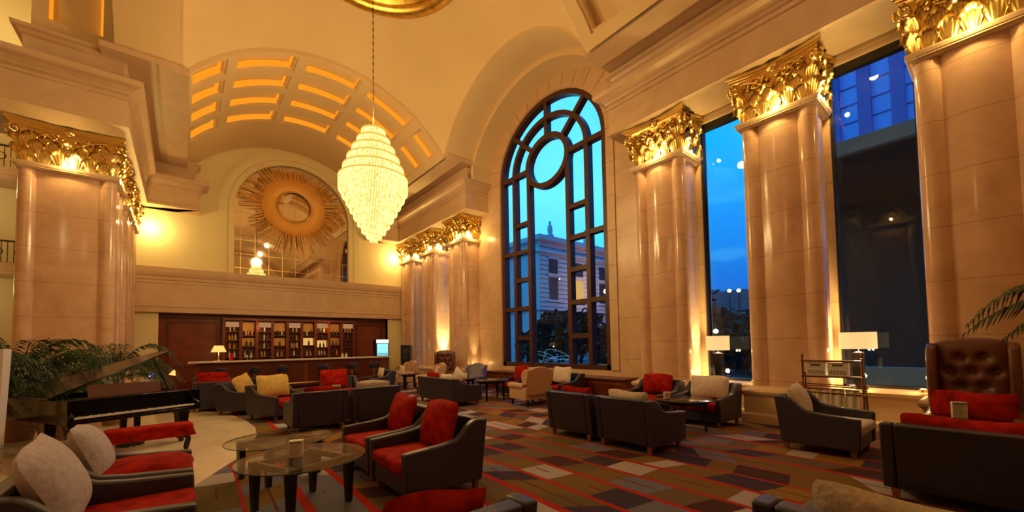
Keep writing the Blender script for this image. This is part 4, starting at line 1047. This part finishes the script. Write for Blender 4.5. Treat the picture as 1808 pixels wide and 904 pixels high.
# ---------------------------------------------------------------- bar
BY = 18.75
t = thing('bar_counter', 'long mahogany bar counter with pale stone top across the far end', 'bar counter', (4.0, BY, 0))
b = MB(); b.box(-3.85, 3.78, -.28, .36, 1.15, 1.21); b.build('counter_top', 'ivorytop' if 'ivorytop' in M else 'paper', t, bevel=.006)
b = MB(); b.box(-3.65, 3.66, -.05, .30, .10, 1.15); b.build('counter_front', 'mahog', t, bevel=.008)
for i in range(8): b = MB(); x = -3.6+i*.91; b.box(x+.06, x+.85, -.065, -.05, .22, 1.02); b.build('panel', 'mahogd', t, bevel=.006)
b = MB(); b.box(-3.60, 3.62, .0, .26, 0, .10); b.build('plinth', 'blackwood', t)
b = MB(); b.tube([(-3.5, -.20, .22), (3.6, -.20, .22)], .022, 8); b.build('foot_rail', 'brass', t, smooth='auto')
def make_stool(label, x):
    t = thing('bar_stool', label, 'bar stool', (x, BY-.62, 0), PI/2, 'bar stools')
    b = MB(); b.lathe([(0, 0), (.20, 0), (.20, .012), (.06, .035), (.028, .06)], 24); b.build('base', 'chrome', t, smooth='auto')
    b = MB(); b.lathe([(.028, .05), (.028, .70)], 14); b.build('pole', 'chrome', t, smooth='auto')
    b = MB(); b.tube([(.14*math.cos(a/8*PI-PI/2)+.03, .14*math.sin(a/8*PI-PI/2), .30) for a in range(9)], .010, 6); b.build('foot_ring', 'chrome', t, smooth='auto')
    b = MB(); b.lathe([(0, .70), (.15, .70), (.20, .73), (.21, .78), (.17, .80), (0, .79)], 24); b.build('seat', 'leather', t, smooth='auto')
    b = MB(); b.grid(16, 4, lambda u, v: ((.21+.02*v)*math.cos(PI*.55+PI*.9*u), (.21+.02*v)*math.sin(PI*.55+PI*.9*u), .78+.20*v*math.sin(PI*(.1+.8*u)))); o = b.build('low_backrest', 'leather', t, smooth=True, fix=False); md = o.modifiers.new('thick', 'SOLIDIFY'); md.thickness = .025
    return t
sl = ['at the left end of the bar', 'second along the bar from the lamp', 'third along the bar from the lamp', 'at the middle of the bar, beside the red cushion', 'fifth along the bar, before the ivory topped armchair', 'nearest the glowing screen at the right end of the bar']
st = make_stool('chrome bar stool '+sl[0], 1.05)
for i, x in enumerate((2.15, 3.05, 4.55, 5.75, 6.7)): copy_tree(st, (x, BY-.62, 0), PI/2+(.3*((i % 3)-1)), 'chrome bar stool '+sl[i+1])
# back bar shelf unit
t = thing('shelf_unit', 'tall mahogany back bar cabinet with nine bays of lit shelves', 'shelf unit', (3.96, 20.52, 0))
x0, x1 = -2.65, 2.62; n = 9; bw = (x1-x0)/n; zb, ztp = 1.30, 2.86
b = MB(); b.box(x0, x1, .18, .22, 0, ztp); b.build('back_panel', 'mahogd', t)
b = MB(); b.box(x0-.05, x1+.05, -.10, .22, ztp, ztp+.10); b.build('cornice', 'mahog', t, bevel=.01)
b = MB(); b.box(x0-.02, x1+.02, -.10, .22, 0, 1.16); b.build('lower_cabinet', 'mahog', t, bevel=.008)
for i in range(n+1): b = MB(); x = x0+bw*i; b.box(x-.055, x+.055, -.06, .2, 1.16, ztp); b.build('upright', 'mahog', t)
rnd = random.Random(21); bot = []
for i in range(n):
    xa = x0+bw*i+.055; xb_ = x0+bw*(i+1)-.055; odd = i % 2
    zs_ = (1.30, 1.66, 2.02, 2.38) if not odd else (1.28, 1.76, 2.22)
    for z in zs_: b = MB(); b.box(xa, xb_, -.05, .18, z-.02, z+.015); b.build('shelf', 'mahog', t)
    if not odd: b = MB(); b.box(xa+.01, xb_-.01, -.055, .0, 2.58, 2.80); b.build('lit_panel', 'creamlit', t, bevel=.004)
    else: b = MB(); b.box(xa+.03, xb_-.03, .14, .16, 2.42, 2.80); b.build('lit_panel', 'goldlit' if 'goldlit' in M else 'straw', t)
    if odd or i in (6,):
        z = zs_[1]; b = MB(); b.box(xa+.02, xb_-.02, .15, .17, z+.03, z+.36); b.build('inner_panel', 'straw' if i not in (5, 6) else 'winlit', t)
    for z in zs_:
        k = rnd.choice((1, 2, 2, 3))
        for q in range(k): bot.append((3.96+xa+.07+(xb_-xa-.14)*(q+.5)/k+rnd.uniform(-.02, .02), 20.52+.03, z+.016, i, (('alone',) if k == 1 else ('left', 'right') if k == 2 else ('left', 'middle', 'right'))[q]+' on the '+('lowest', 'second', 'third', 'top')[zs_.index(z)]+' shelf'))
lamp('back_bar_light', (5.2, 20.3, 2.6), 3, (1, .6, .2), .05); lamp('back_bar_light', (2.6, 20.3, 2.6), 1.6, (1, .5, .2), .05)
bk = [('clear_bottle', 'clear glass bottle', 'white'), ('amber_bottle', 'amber spirit bottle', 'yellow'), ('dark_bottle', 'dark wine bottle', 'blackwood')]
M['bottle_clear'] = mat('clear_bottle_glass', (.75, .68, .62), .1, coat=.5); M['bottle_amber'] = mat('amber_bottle_glass', (.60, .26, .03), .1, coat=.5); M['bottle_dark'] = mat('dark_bottle_glass', (.02, .03, .02), .1, coat=.5)
protoB = {}
bays = ['first bay', 'second bay', 'third bay', 'fourth bay', 'middle bay', 'sixth bay', 'seventh bay', 'eighth bay', 'last bay']
cnt = {}
for (x, y, z, i, zz) in bot:
    kd = rnd.choice(('clear', 'amber', 'dark')); hh = rnd.uniform(.85, 1.05)
    lab = '%s bottle %s in the %s of the back bar' % ({'clear': 'pale glass', 'amber': 'amber', 'dark': 'dark'}[kd], zz, bays[i])
    if kd not in protoB:
        r = {'clear': .035, 'amber': .045, 'dark': .038}[kd]
        b = MB(); b.lathe([(0, 0), (r, 0), (r, .15), (r*.8, .18), (.013, .21), (.013, .26), (.016, .262), (.016, .28), (0, .28)], 12); o = b.build('bottle', 'bottle_'+kd, smooth='auto'); protoB[kd] = o
    else: o = protoB[kd].copy(); COL.objects.link(o)
    o.location = (x, y, z); o.scale = (1, 1, hh); tag(o, lab, 'bottle', 'bottles on the back bar')
# things on the counter
t = thing('shaded_lamp', 'small lamp with glowing pleated amber shade on the left of the bar', 'lamp', (1.05, BY+.05, 1.21))
b = MB(); b.lathe([(.07, 0), (.075, .02), (.025, .05), (.035, .14), (.02, .22), (.012, .34)], 16); b.build('base', 'brass', t, smooth='auto')
b = MB(); b.grid(40, 1, lambda u, v: ((.24-.10*v)*(1+.02*((int(u*40+.5)) % 2))*math.cos(2*PI*u), (.24-.10*v)*(1+.02*((int(u*40+.5)) % 2))*math.sin(2*PI*u), .34+.24*v), wu=True); b.build('lamp_shade', 'shade2', t, smooth=True)
lamp('shaded_lamp_light', (1.05, BY-.02, 1.50), 2.5, (1, .6, .2), .04)
t = thing('display_fridge', 'small counter top display case glowing white and cyan at the right end of the bar', 'display case', (7.30, BY+.1, 1.21))
b = MB(); b.box(-.30, .30, -.22, .2, 0, .80); b.build('case', 'blackwood', t, bevel=.01)
b = MB(); b.box(-.29, .29, -.235, -.22, .62, .78); b.build('light_box', 'whitelit', t, bevel=.004)
b = MB(); b.box(-.26, .26, -.232, -.22, .03, .58); b.build('glass_door', 'bluelit', t, bevel=.004)
b = MB()
for z in (.06, .20, .34): b.box(-.25, .25, -.242, -.235, z, z+.015)
for q in range(8): b.lathe([(0, 0), (.02, 0), (.02, .07), (0, .1)], 8, c=(-.22+.062*q, -.25, .075))
b.build('goods', 'bluegrey', t)
lamp('display_light', (7.30, BY-.25, 1.7), 1.6, (.6, .9, 1), .1)
for x, k in ((1.45, 0), (1.95, 1), (5.6, 2)):
    t = thing('counter_ornament', ['red jar beside the small bar lamp', 'pair of glasses right of the bar lamp', 'pale folded napkins on the right part of the bar'][k], ['jar', 'glasses', 'napkins'][k], (x, BY, 1.21))
    b = MB()
    if k == 0: b.lathe([(0, 0), (.06, 0), (.07, .08), (.05, .22), (.06, .26), (0, .27)], 14); b.build('jar_body', 'red', t, smooth='auto')
    if k == 1: b.lathe([(.03, 0), (.03, .005), (.005, .02), (.005, .09), (.035, .14), (.03, .2)], 12); b.build('glass', 'bottle_clear', t, smooth='auto'); b = MB(); b.lathe([(.03, 0), (.03, .005), (.005, .02), (.005, .09), (.035, .14), (.03, .2)], 12, c=(.12, .03, 0)); b.build('glass', 'bottle_clear', t, smooth='auto')
    if k == 2:
        for q in (-.08, .08): b = MB(); b.lathe([(.06, 0), (.05, .1), (.0, .22)], 5, c=(q, 0, 0)); b.build('napkin', 'paper', t)

# ================================================================ grand piano, bench
PX, PY, PR = -.50, 8.80, math.radians(28)
t = thing('grand_piano', 'black grand piano with raised lid seen from its keyboard side', 'piano', (PX, PY, .008), PR); t.scale = (1.12, 1.12, .97)
def outline():
    P = [(-.76, 0), (.76, 0), (.76, .70)]
    for i in range(1, 13):
        u = i/12; P.append((.76-1.0*(.5-.5*math.cos(PI*u))-.0, .70+1.05*u))
    for i in range(1, 9):
        a = i/8*PI/2; P.append((-.24-.52*math.sin(a)*1.0, 1.75+.10*math.sin(a*2)))
    return P
O = outline()
b = MB(); b.prism([(-.74, .45), (.74, .45)]+[(p[0]*.97, p[1]*.985) for p in O[2:]], .60, .66); b.build('soundboard', 'golddark', t)
b = MB(); n = len(O)
for i in range(1, n):
    p, q = Vector(O[i]), Vector(O[(i+1) % n])
    if i == 0: continue
    d = (q-p); 
    if d.length < 1e-4: continue
    nn = Vector((-d.y, d.x)).normalized()*.035; b.prism([tuple(p), tuple(q), tuple(q+nn), tuple(p+nn)], .58, .93)
b.build('rim', 'black', t)
b = MB(); b.box(-.76, .76, .0, .30, .58, .635); b.build('key_bed', 'black', t, bevel=.006)
for s in (-1, 1): b = MB(); b.prism([(-.02, .635), (-.02, .72), (.08, .78), (.20, .93), (.30, .93), (.30, .635)], s*.76-(.06 if s > 0 else 0), s*.76+(0 if s > 0 else .06), 'x'); b.build('cheek_block', 'black', t, bevel=.006)
b = MB(); b.box(-.70, .70, .16, .20, .66, .93); b.build('fallboard', 'black', t, bevel=.006)
b = MB()
for i in range(52): x = -.69+i*1.38/52; b.box(x+.0008, x+1.38/52-.0008, .01, .16, .66, .685)
o = b.build('white_keys', 'ivory', t)
b = MB()
for i in range(52):
    if i % 7 in (0, 1, 3, 4, 5): x = -.69+(i+1)*1.38/52; b.box(x-.006, x+.006, .06, .16, .685, .697)
b.build('black_keys', 'blackwood', t)
b = MB(); b.box(-.70, .70, .20, .55, .90, .93); b.build('front_lid_flap', 'black', t, bevel=.005)
b = MB(); b.box(-.42, .42, 0, .018, 0, .20, Matrix.Translation((0, .38, .93)) @ Matrix.Rotation(-.22, 4, 'X')); b.build('music_desk', 'mahogd', t, bevel=.004)
# lid hinged on the bass side, raised
b = MB(); LO = [p for p in O if p[1] > .5]; LO = [(-.76, .50), (.76, .50)]+[p for p in O[2:]]
hx = -.76; ang = math.radians(27)
mt = Matrix.Translation((hx, 0, .94)) @ Matrix.Rotation(-ang, 4, 'Y') @ Matrix.Translation((-hx, 0, 0))
b.prism(LO, 0, .022, 'z', mt); b.build('lid', 'black', t)
b = MB(); e0 = mt @ Vector((.66, .62, 0)); b.tube([(.70, .75, .92), (e0.x-.08, e0.y, e0.z-.05)], .012, 6); b.build('lid_prop', 'blackwood', t)
b = MB()
for i in range(26): x = -.6+i*.05; b.tube([(x, .60, .70), (x*.45-.25, 1.5-.02*i, .70)], .003, 3)
b.build('strings', 'brass', t)
for (x, y) in ((-.62, .22), (.62, .22), (-.42, 1.5)):
    b = MB(); b.taper(x, y, .06, .60, .045, .075); b.box(x-.075, x+.075, y-.075, y+.075, .50, .60); b.lathe([(0, -.02), (.03, -.02), (.03, .02), (0, .02)], 12, Matrix.Translation((x, y, .03)) @ Matrix.Rotation(PI/2, 4, 'X')); b.build('leg', 'black', t)
b = MB(); b.box(-.035, .035, .26, .30, .14, .60, Matrix.Translation((-.08, 0, 0))); b.box(-.035, .035, .26, .30, .14, .60, Matrix.Translation((.08, 0, 0))); b.box(-.14, .14, .20, .34, .08, .16); b.build('pedal_lyre', 'black', t, bevel=.004)
for x in (-.07, 0, .07): b = MB(); b.box(x-.012, x+.012, .10, .22, .07, .082); b.build('pedal', 'brass', t, bevel=.003)
b = MB(); b.box(-.02, .02, .55, .57, 0, .03, Matrix.Translation((.45, .1, .98))); 
o = MB().lathe([(0, -.012), (.012, 0), (0, .012)], 10).build('led_light', 'blueled'); o.location = (PX+.05, PY+.62, 1.26); 
t2 = thing('clip_lamp', 'small clip lamp with pale cone shade and blue light fixed inside the raised piano lid', 'clip lamp', (PX+.36, PY+.62, .94)); o.parent = t2; o.location = (-.30, 0, .24)
b = MB(); b.lathe([(.05, 0), (.018, .08), (.015, .09), (0, .09)], 14, cap=False, mtx=Matrix.Translation((0, 0, .24)) @ Matrix.Rotation(.3, 4, 'Y')); b.build('lamp_shade', 'shade2', t2, smooth='auto')
b = MB(); b.tube([(.0, 0, 0), (.10, 0, .12), (.01, 0, .30), (-.12, 0, .33), (-.30, 0, .25)], .008, 6); b.build('gooseneck', 'iron', t2, smooth=True)
lamp('clip_lamp_led', (PX+.06, PY+.60, 1.16), .6, (.1, .25, 1), .02)
# bench with gathered red cover
t = thing('piano_bench', 'long piano bench with ruffled red velvet cover and black curved legs', 'bench', (-.36, 8.0, .008), math.radians(3))
b = MB()
def bp(u, v):
    a = 2*PI*u; hx_, hy_ = .50, .20; e = .28; cx_ = math.copysign(abs(math.cos(a))**e, math.cos(a)); sy_ = math.copysign(abs(math.sin(a))**e, math.sin(a))
    R = [(0, .50), (.6, .505), (.93, .50), (1.0, .475), (1.0, .43), (.985, .42), (1.0, .41), (1.02, .37), (1.045, .33)]
    k = min(8, int(v*8+.5)); r, z = R[k]; rf = 1+(.012*math.cos(46*a) if k > 5 else 0)*(k-4)/2
    return (hx_*r*cx_*rf, hy_*r*sy_*rf, z)
b.grid(184, 8, bp, wu=True); b.build('velvet_cover', 'red', t, smooth=True, fix=False)
b = MB(); b.box(-.46, .46, -.17, .17, .38, .46); b.build('seat_board', 'blackwood', t)
for x in (-.42, .42):
    for y in (-.13, .13):
        b = MB(); sx_ = 1 if x > 0 else -1; b.tube([(x, y, .40), (x+.025*sx_, y, .26), (x-.005*sx_, y, .12), (x+.01*sx_, y, .04), (x+.035*sx_, y, .0)], .026, 8, r1=.020); b.build('leg', 'blackwood', t, smooth=True)
t = thing('pair_of_shoes', 'dark shape of shoes on the marble under the piano bench', 'shoes', (-.45, 8.05, .008), .2)
for y in (-.05, .05):
    b = MB(); b.grid(12, 8, lambda u, v: (-.12+.24*v, y+.04*math.sin(PI*min(1, .1+v))*math.cos(2*PI*u), .035+.03*(1.2-.5*v)*math.sin(2*PI*u)), wu=True); b.build('shoe', 'blackwood', t, smooth=True)

# ================================================================ plants
def frond(b, base, az, L, rise, droop, nl=26, lw=.022, ll=.34, rnd=random):
    pts = []; d = Vector((math.cos(az), math.sin(az), 0))
    for i in range(13):
        u = i/12; pts.append(Vector(base)+d*(L*(u**1.15))+Vector((0, 0, rise*math.sin(u*PI*.62)-droop*u**2.6)))
    b.tube(pts, .011, 4, r1=.003)
    sd = Vector((-d.y, d.x, 0))
    for i in range(nl):
        u = .18+.82*i/(nl-1); k = u*12; a = int(min(11, k)); p = pts[a].lerp(pts[a+1], k-a); dirv = (pts[a+1]-pts[a]).normalized(); l = ll*math.sin(PI*(.12+.80*u))*rnd.uniform(.85, 1.1)
        for s in (-1, 1):
            q = (sd*s*.75+dirv*.75+Vector((0, 0, -.20-.25*rnd.random()))).normalized(); w = dirv*lw
            m_ = p+q*l*.5+Vector((0, 0, .03)); e = p+q*l+Vector((0, 0, -.10*l/.34))
            b.add([p, m_-w*.8, m_+w*.8, e], [(0, 1, 3, 2)])
def palm(label, x, y, h, n, L, seed, z0=0, potm='pot', ph_=.45, pr=.28, name='potted_palm', azs=None, rise=1.1):
    rnd = random.Random(seed); t = thing(name, label, 'palm', (x, y, z0), 0, 'potted palms')
    b = MB(); b.lathe([(pr*.7, 0), (pr, ph_*.9), (pr*1.06, ph_), (pr*.95, ph_), (pr*.9, ph_-.05), (0, ph_-.05)], 24); b.build('pot', potm, t, smooth='auto')
    b = MB(); b.lathe([(0, ph_-.04), (pr*.9, ph_-.045)], 20); b.build('soil', 'soil', t)
    b = MB()
    for k in range(5): a = rnd.uniform(0, 6.28); b.tube([(.08*math.cos(a), .08*math.sin(a), ph_-.08), (.10*math.cos(a), .10*math.sin(a), h*.55), (.14*math.cos(a), .14*math.sin(a), h)], .022, 6, r1=.015)
    b.build('stem', 'twig', t, smooth='auto')
    b = MB()
    for k in range(n):
        az = (azs[0]+(azs[1]-azs[0])*rnd.random()) if azs else 2*PI*k/n+rnd.uniform(-.25, .25)
        frond(b, (rnd.uniform(-.08, .08), rnd.uniform(-.08, .08), h*rnd.uniform(.75, 1.02)), az, L*rnd.uniform(.75, 1.1), rise*rnd.uniform(.4, 1.0), rise*rnd.uniform(.5, 1.1), rnd=rnd)
    b.build('fronds', 'palm', t, fix=False)
    return t
palm('large leafy palm behind the left end of the grand piano', -2.35, 11.6, 1.2, 26, 1.5, 31, z0=.008)
palm('leafy palm behind the middle of the raised piano lid', -1.15, 12.6, 1.10, 24, 1.45, 32, z0=.008)
palm('bushy palm at the far left edge beside the white planter', -3.0, 10.5, 1.3, 26, 1.5, 33, z0=.008)
palm('low palm just behind the piano lid near the left columns', -1.75, 10.95, .8, 16, 1.15, 36, z0=.008, rise=.8)
palm('palm leaning in from the right edge over the tall tufted chair', 7.15, -1.05, 1.88, 16, 1.25, 34, rise=.8)
t = thing('tall_planter', 'tall white tapered planter cut by the left edge', 'planter', (-2.0, 8.62, .008))
b = MB(); b.taper(0, 0, 0, 1.66, .11, .155); b.build('planter_body', 'whitepot', t, bevel=.01)
t = thing('small_plant', 'small green potted plant low at the left edge', 'potted plant', (-1.93, 8.15, .008))
b = MB(); b.lathe([(.10, 0), (.15, .20), (.16, .22), (.14, .22), (0, .20)], 18); b.build('pot', 'pot', t, smooth='auto')
b = MB(); rnd = random.Random(4)
for k in range(90):
    a = rnd.uniform(0, 6.28); e = rnd.uniform(.1, 1.2); r = rnd.uniform(.05, .20); c = Vector((r*math.cos(a)*math.cos(e)*1.2, r*math.sin(a)*math.cos(e)*1.2, .24+r*math.sin(e)*1.3)); u = Vector((math.cos(a), math.sin(a), rnd.uniform(-.4, .5))).normalized(); v = u.cross(Vector((0, 0, 1))).normalized()
    b.add([c, c+u*.04+v*.022, c+u*.09, c+u*.04-v*.022], [(0, 1, 2, 3)])
b.build('leaves', 'leaf', t, fix=False)
b = MB(); b.tube([(0, 0, .19), (.02, .01, .3)], .012, 5); b.build('stem', 'twig', t)

# ================================================================ outside the windows
M['facade'] = mat('dusk_facade', (.80, .62, .70), .9, noise=(.70, .52, .60), scale=.4)
M['tower'] = mat('tower_glass', (.22, .42, .95), .3, noise=(.32, .52, 1.0), scale=.2); M['towerd'] = mat('tower_pier', (.12, .12, .42), .6)
M['darkroof'] = mat('dark_roof', (.03, .035, .06), .8); M['asphalt'] = mat('outside_paving', (.07, .09, .12), .8); M['canopy'] = mat('porch_fascia', (.20, .25, .30), .6); M['hedge'] = mat('night_foliage', (.02, .06, .05), .8); M['porchdark'] = mat('porch_dark', (.07, .055, .045), .8)
b = MB(); b.box(10.1, 120, -60, 90, -.5, -.1); struct(b.build('ground_outside', 'asphalt'))
t = thing('stone_building', 'pale stone building with statues on its roof edge, outside the arched window', 'building', (0, 0, 0))
b = MB(); b.box(23.5, 46, 25, 35, -.3, 10.6); b.build('facade_wall', 'facade', t)
b = MB(); b.box(23.1, 46, 24.5, 35, 10.6, 11.0); b.box(23.3, 46, 24.75, 35, 9.6, 9.8); b.box(23.3, 46, 24.8, 35, 4.6, 4.8); b.build('cornice', 'facade', t)
for x in (25.2, 28.6, 32.0, 35.4, 38.8):
    for z in (1.4, 5.6, 7.9):
        b = MB(); b.box(x-.5, x+.5, 24.93, 25.02, z, z+(1.9 if z < 7 else 1.2)); b.build('window', 'darkroof' if (x, z) != (28.6, 5.6) else 'winlit', t)
        b = MB(); b.box(x-.7, x+.7, 24.85, 25.0, z-.25, z-.1); b.box(x-.65, x+.65, 24.9, 25, z+(1.95 if z < 7 else 1.25), z+(2.15 if z < 7 else 1.4)); b.build('window_sill', 'facade', t)
for x in (24.8, 29.5, 35.0, 41.0):
    b = MB(); b.lathe([(.35, 0), (.3, .25), (.18, .3), (.24, .6), (.2, 1.0), (.08, 1.12), (.12, 1.25), (.1, 1.4), (0, 1.45)], 10, c=(x, 24.9, 11.0)); b.build('roof_statue', 'facade', t, smooth=True)
b = MB()
for k in range(26): b.box(23.5, 46, 24.96, 25.0, .1+.4*k, .13+.4*k)
b.build('course_line', 'darkroof', t)
def treeo(label, x, y, h, r, seed):
    rnd = random.Random(seed); t = thing('garden_tree', label, 'tree', (x, y, -.1), 0, 'trees outside the windows')
    b = MB(); b.tube([(0, 0, 0), (.1, 0, h*.5), (0, .1, h)], .12, 6, r1=.04); b.build('trunk', 'darkroof', t)
    b = MB()
    for k in range(420):
        a, e = rnd.uniform(0, 6.28), rnd.uniform(-.9, 1.4); q = r*rnd.uniform(.5, 1.0); c = Vector((q*math.cos(a)*math.cos(e), q*math.sin(a)*math.cos(e), h+q*math.sin(e)*.9)); u = Vector((rnd.uniform(-1, 1), rnd.uniform(-1, 1), rnd.uniform(-1, 1))).normalized(); v = u.cross(Vector((.3, .5, .8))).normalized(); s_ = r*.16
        b.add([c, c+u*s_+v*s_*.6, c+u*s_*2, c+u*s_-v*s_*.6], [(0, 1, 2, 3)])
    b.build('foliage', 'hedge', t, fix=False)
for i, (x, y, h, r) in enumerate(((20, 17.5, 2.2, 2.0), (19, 14.2, 1.6, 1.5), (21.5, 21, 2.4, 2.0), (18.5, 11.5, 3.0, 1.6), (24, 12.8, 3.5, 2.2), (17, 18.5, 1.4, 1.3))):
    treeo('dark garden tree outside, seen low through the arched window, %s' % ['in front of the pale building', 'beside the sparkling lights', 'towards its far side', 'behind its near mullions', 'in the background between near mullions', 'lowest by the far mullions'][i], x, y, h, r, 40+i)
for i, (x, y, h, r) in enumerate(((24, 9.6, 1.4, 2.2), (22, 7.4, 1.2, 1.6))): treeo('dark garden tree outside the first plain window, %s' % ['further one', 'nearer one'][i], x, y, h, r, 50+i)
t = thing('string_lights', 'swirl of pale blue string lights in the garden outside the arched window', 'string lights', (15.5, 15.8, .5))
b = MB(); pts = []; rnd = random.Random(8)
for k in range(80): a = k*.33; pts.append((.5*math.cos(a)+.3*math.sin(a*.37), 1.0*math.sin(a*.6)-.006*k, .35+.30*math.sin(a*.8)+.25*math.sin(a*.21)))
M['icy'] = emat('icy_light', (.25, .65, .95), .6)
b.tube(pts, .007, 4); b.build('light_string', 'icy', t)
b = MB(); b.tube([(0, 0, -.62), (0, 0, .4)], .02, 5); b.build('stake', 'iron', t)
t = thing('roofed_house', 'dark hipped roof house outside the first plain window', 'house', (38, 16.2, 0))
b = MB(); b.box(-4, 4, -4.5, 3.5, 0, 4.0); b.build('house_wall', 'darkroof', t)
b = MB(); b.add([(-5, -5.5, 4), (5, -5.5, 4), (5, 4.5, 4), (-5, 4.5, 4), (0, -2, 6.2), (0, 1.5, 6.2)], [(0, 1, 4), (1, 2, 5, 4), (2, 3, 5), (3, 0, 4, 5)]); b.build('roof', 'darkroof', t)
b = MB(); b.box(-4.05, -4, -1, 1.6, 2.2, 3.2); b.build('window', 'tower', t)
for i, (x, y, z) in enumerate(((29, 11.3, 5.05), (29, 11.9, 5.1), (21, 9.35, 2.15), (21, 9.65, 2.2))):
    o = MB().lathe([(0, -.12), (.10, -.06), (.12, 0), (.1, .06), (0, .12)], 10).build('street_lamp', 'bulb'); o.location = (x, y, z); o.name = 'lamp_globe'; tag(o, 'tiny glowing lamp globe outside the first plain window, %s' % ['upper, nearer', 'upper, further', 'lower, nearer', 'lower, further'][i], 'lamp', 'distant lamps outside')
    if i < 4:
        q = MB(); q.tube([(0, 0, -z-.1), (0, 0, -.1)], .05, 5); q.build('lamp_post', 'darkroof', o)
t = thing('office_tower', 'tall blue glass tower with vertical piers seen high in the second plain window', 'building', (52, -4.6, 0))
b = MB(); b.box(0, 12, -12, 16, -.3, 60); b.build('glass_facade', 'tower', t)
for k in range(12): b = MB(); y = -12+k*2.4; b.box(-.5, 0, y, y+1.0, 0, 60); b.build('pier', 'towerd', t)
b = MB()
for k in range(34): b.box(-.1, 0, -12, 16, k*1.8, k*1.8+.12)
b.build('floor_line', 'towerd', t)
t = thing('porch_roof', 'grey porch roof edge crossing the second plain window outside', 'porch roof', (12.6, 1.3, 0))  # dark backdrop added so the pane shows interior reflections
b = MB(); b.prism([(-2.4, 6.1), (2.9, 6.1), (2.9, 6.4), (-2.4, 6.4)], 0, 5.5, 'x'); b.build('roof_slab', 'porchdark', t)
b = MB(); b.box(-.15, 0, -2.4, 2.9, 6.12, 6.46); b.build('fascia_board', 'canopy', t)
b = MB(); b.box(5.3, 5.5, -2.4, 2.9, -.1, 6.1); b.build('rear_wall', 'porchdark', t)
b = MB(); b.box(.3, 1.2, -1.2, 1.0, -.1, .72); b.box(.3, .7, -1.2, 1.0, .72, .93); b.build('step', 'canopy', t)
for y in (-2.2, 2.6): b = MB(); b.box(5.25, 5.5, y, y+.2, -.1, 6.1); b.build('post', 'porchdark', t)

t = thing('garden_lamp', 'warm garden lamp lighting the pale building outside the arched window', 'lamp', (29.2, 22.5, -.1))  # lamp added to warm and brighten the facade
b = MB(); b.tube([(0, 0, 0), (0, 0, 6.2)], .05, 6); b.build('lamp_post', 'iron', t)
b = MB(); b.lathe([(0, 6.2), (.12, 6.26), (.15, 6.4), (.1, 6.55), (0, 6.6)], 12); b.build('globe', 'bulb', t, smooth=True)
lamp('garden_lamp_light', (29.2, 22.4, 6.75), 90, (1, .62, .25), .1)
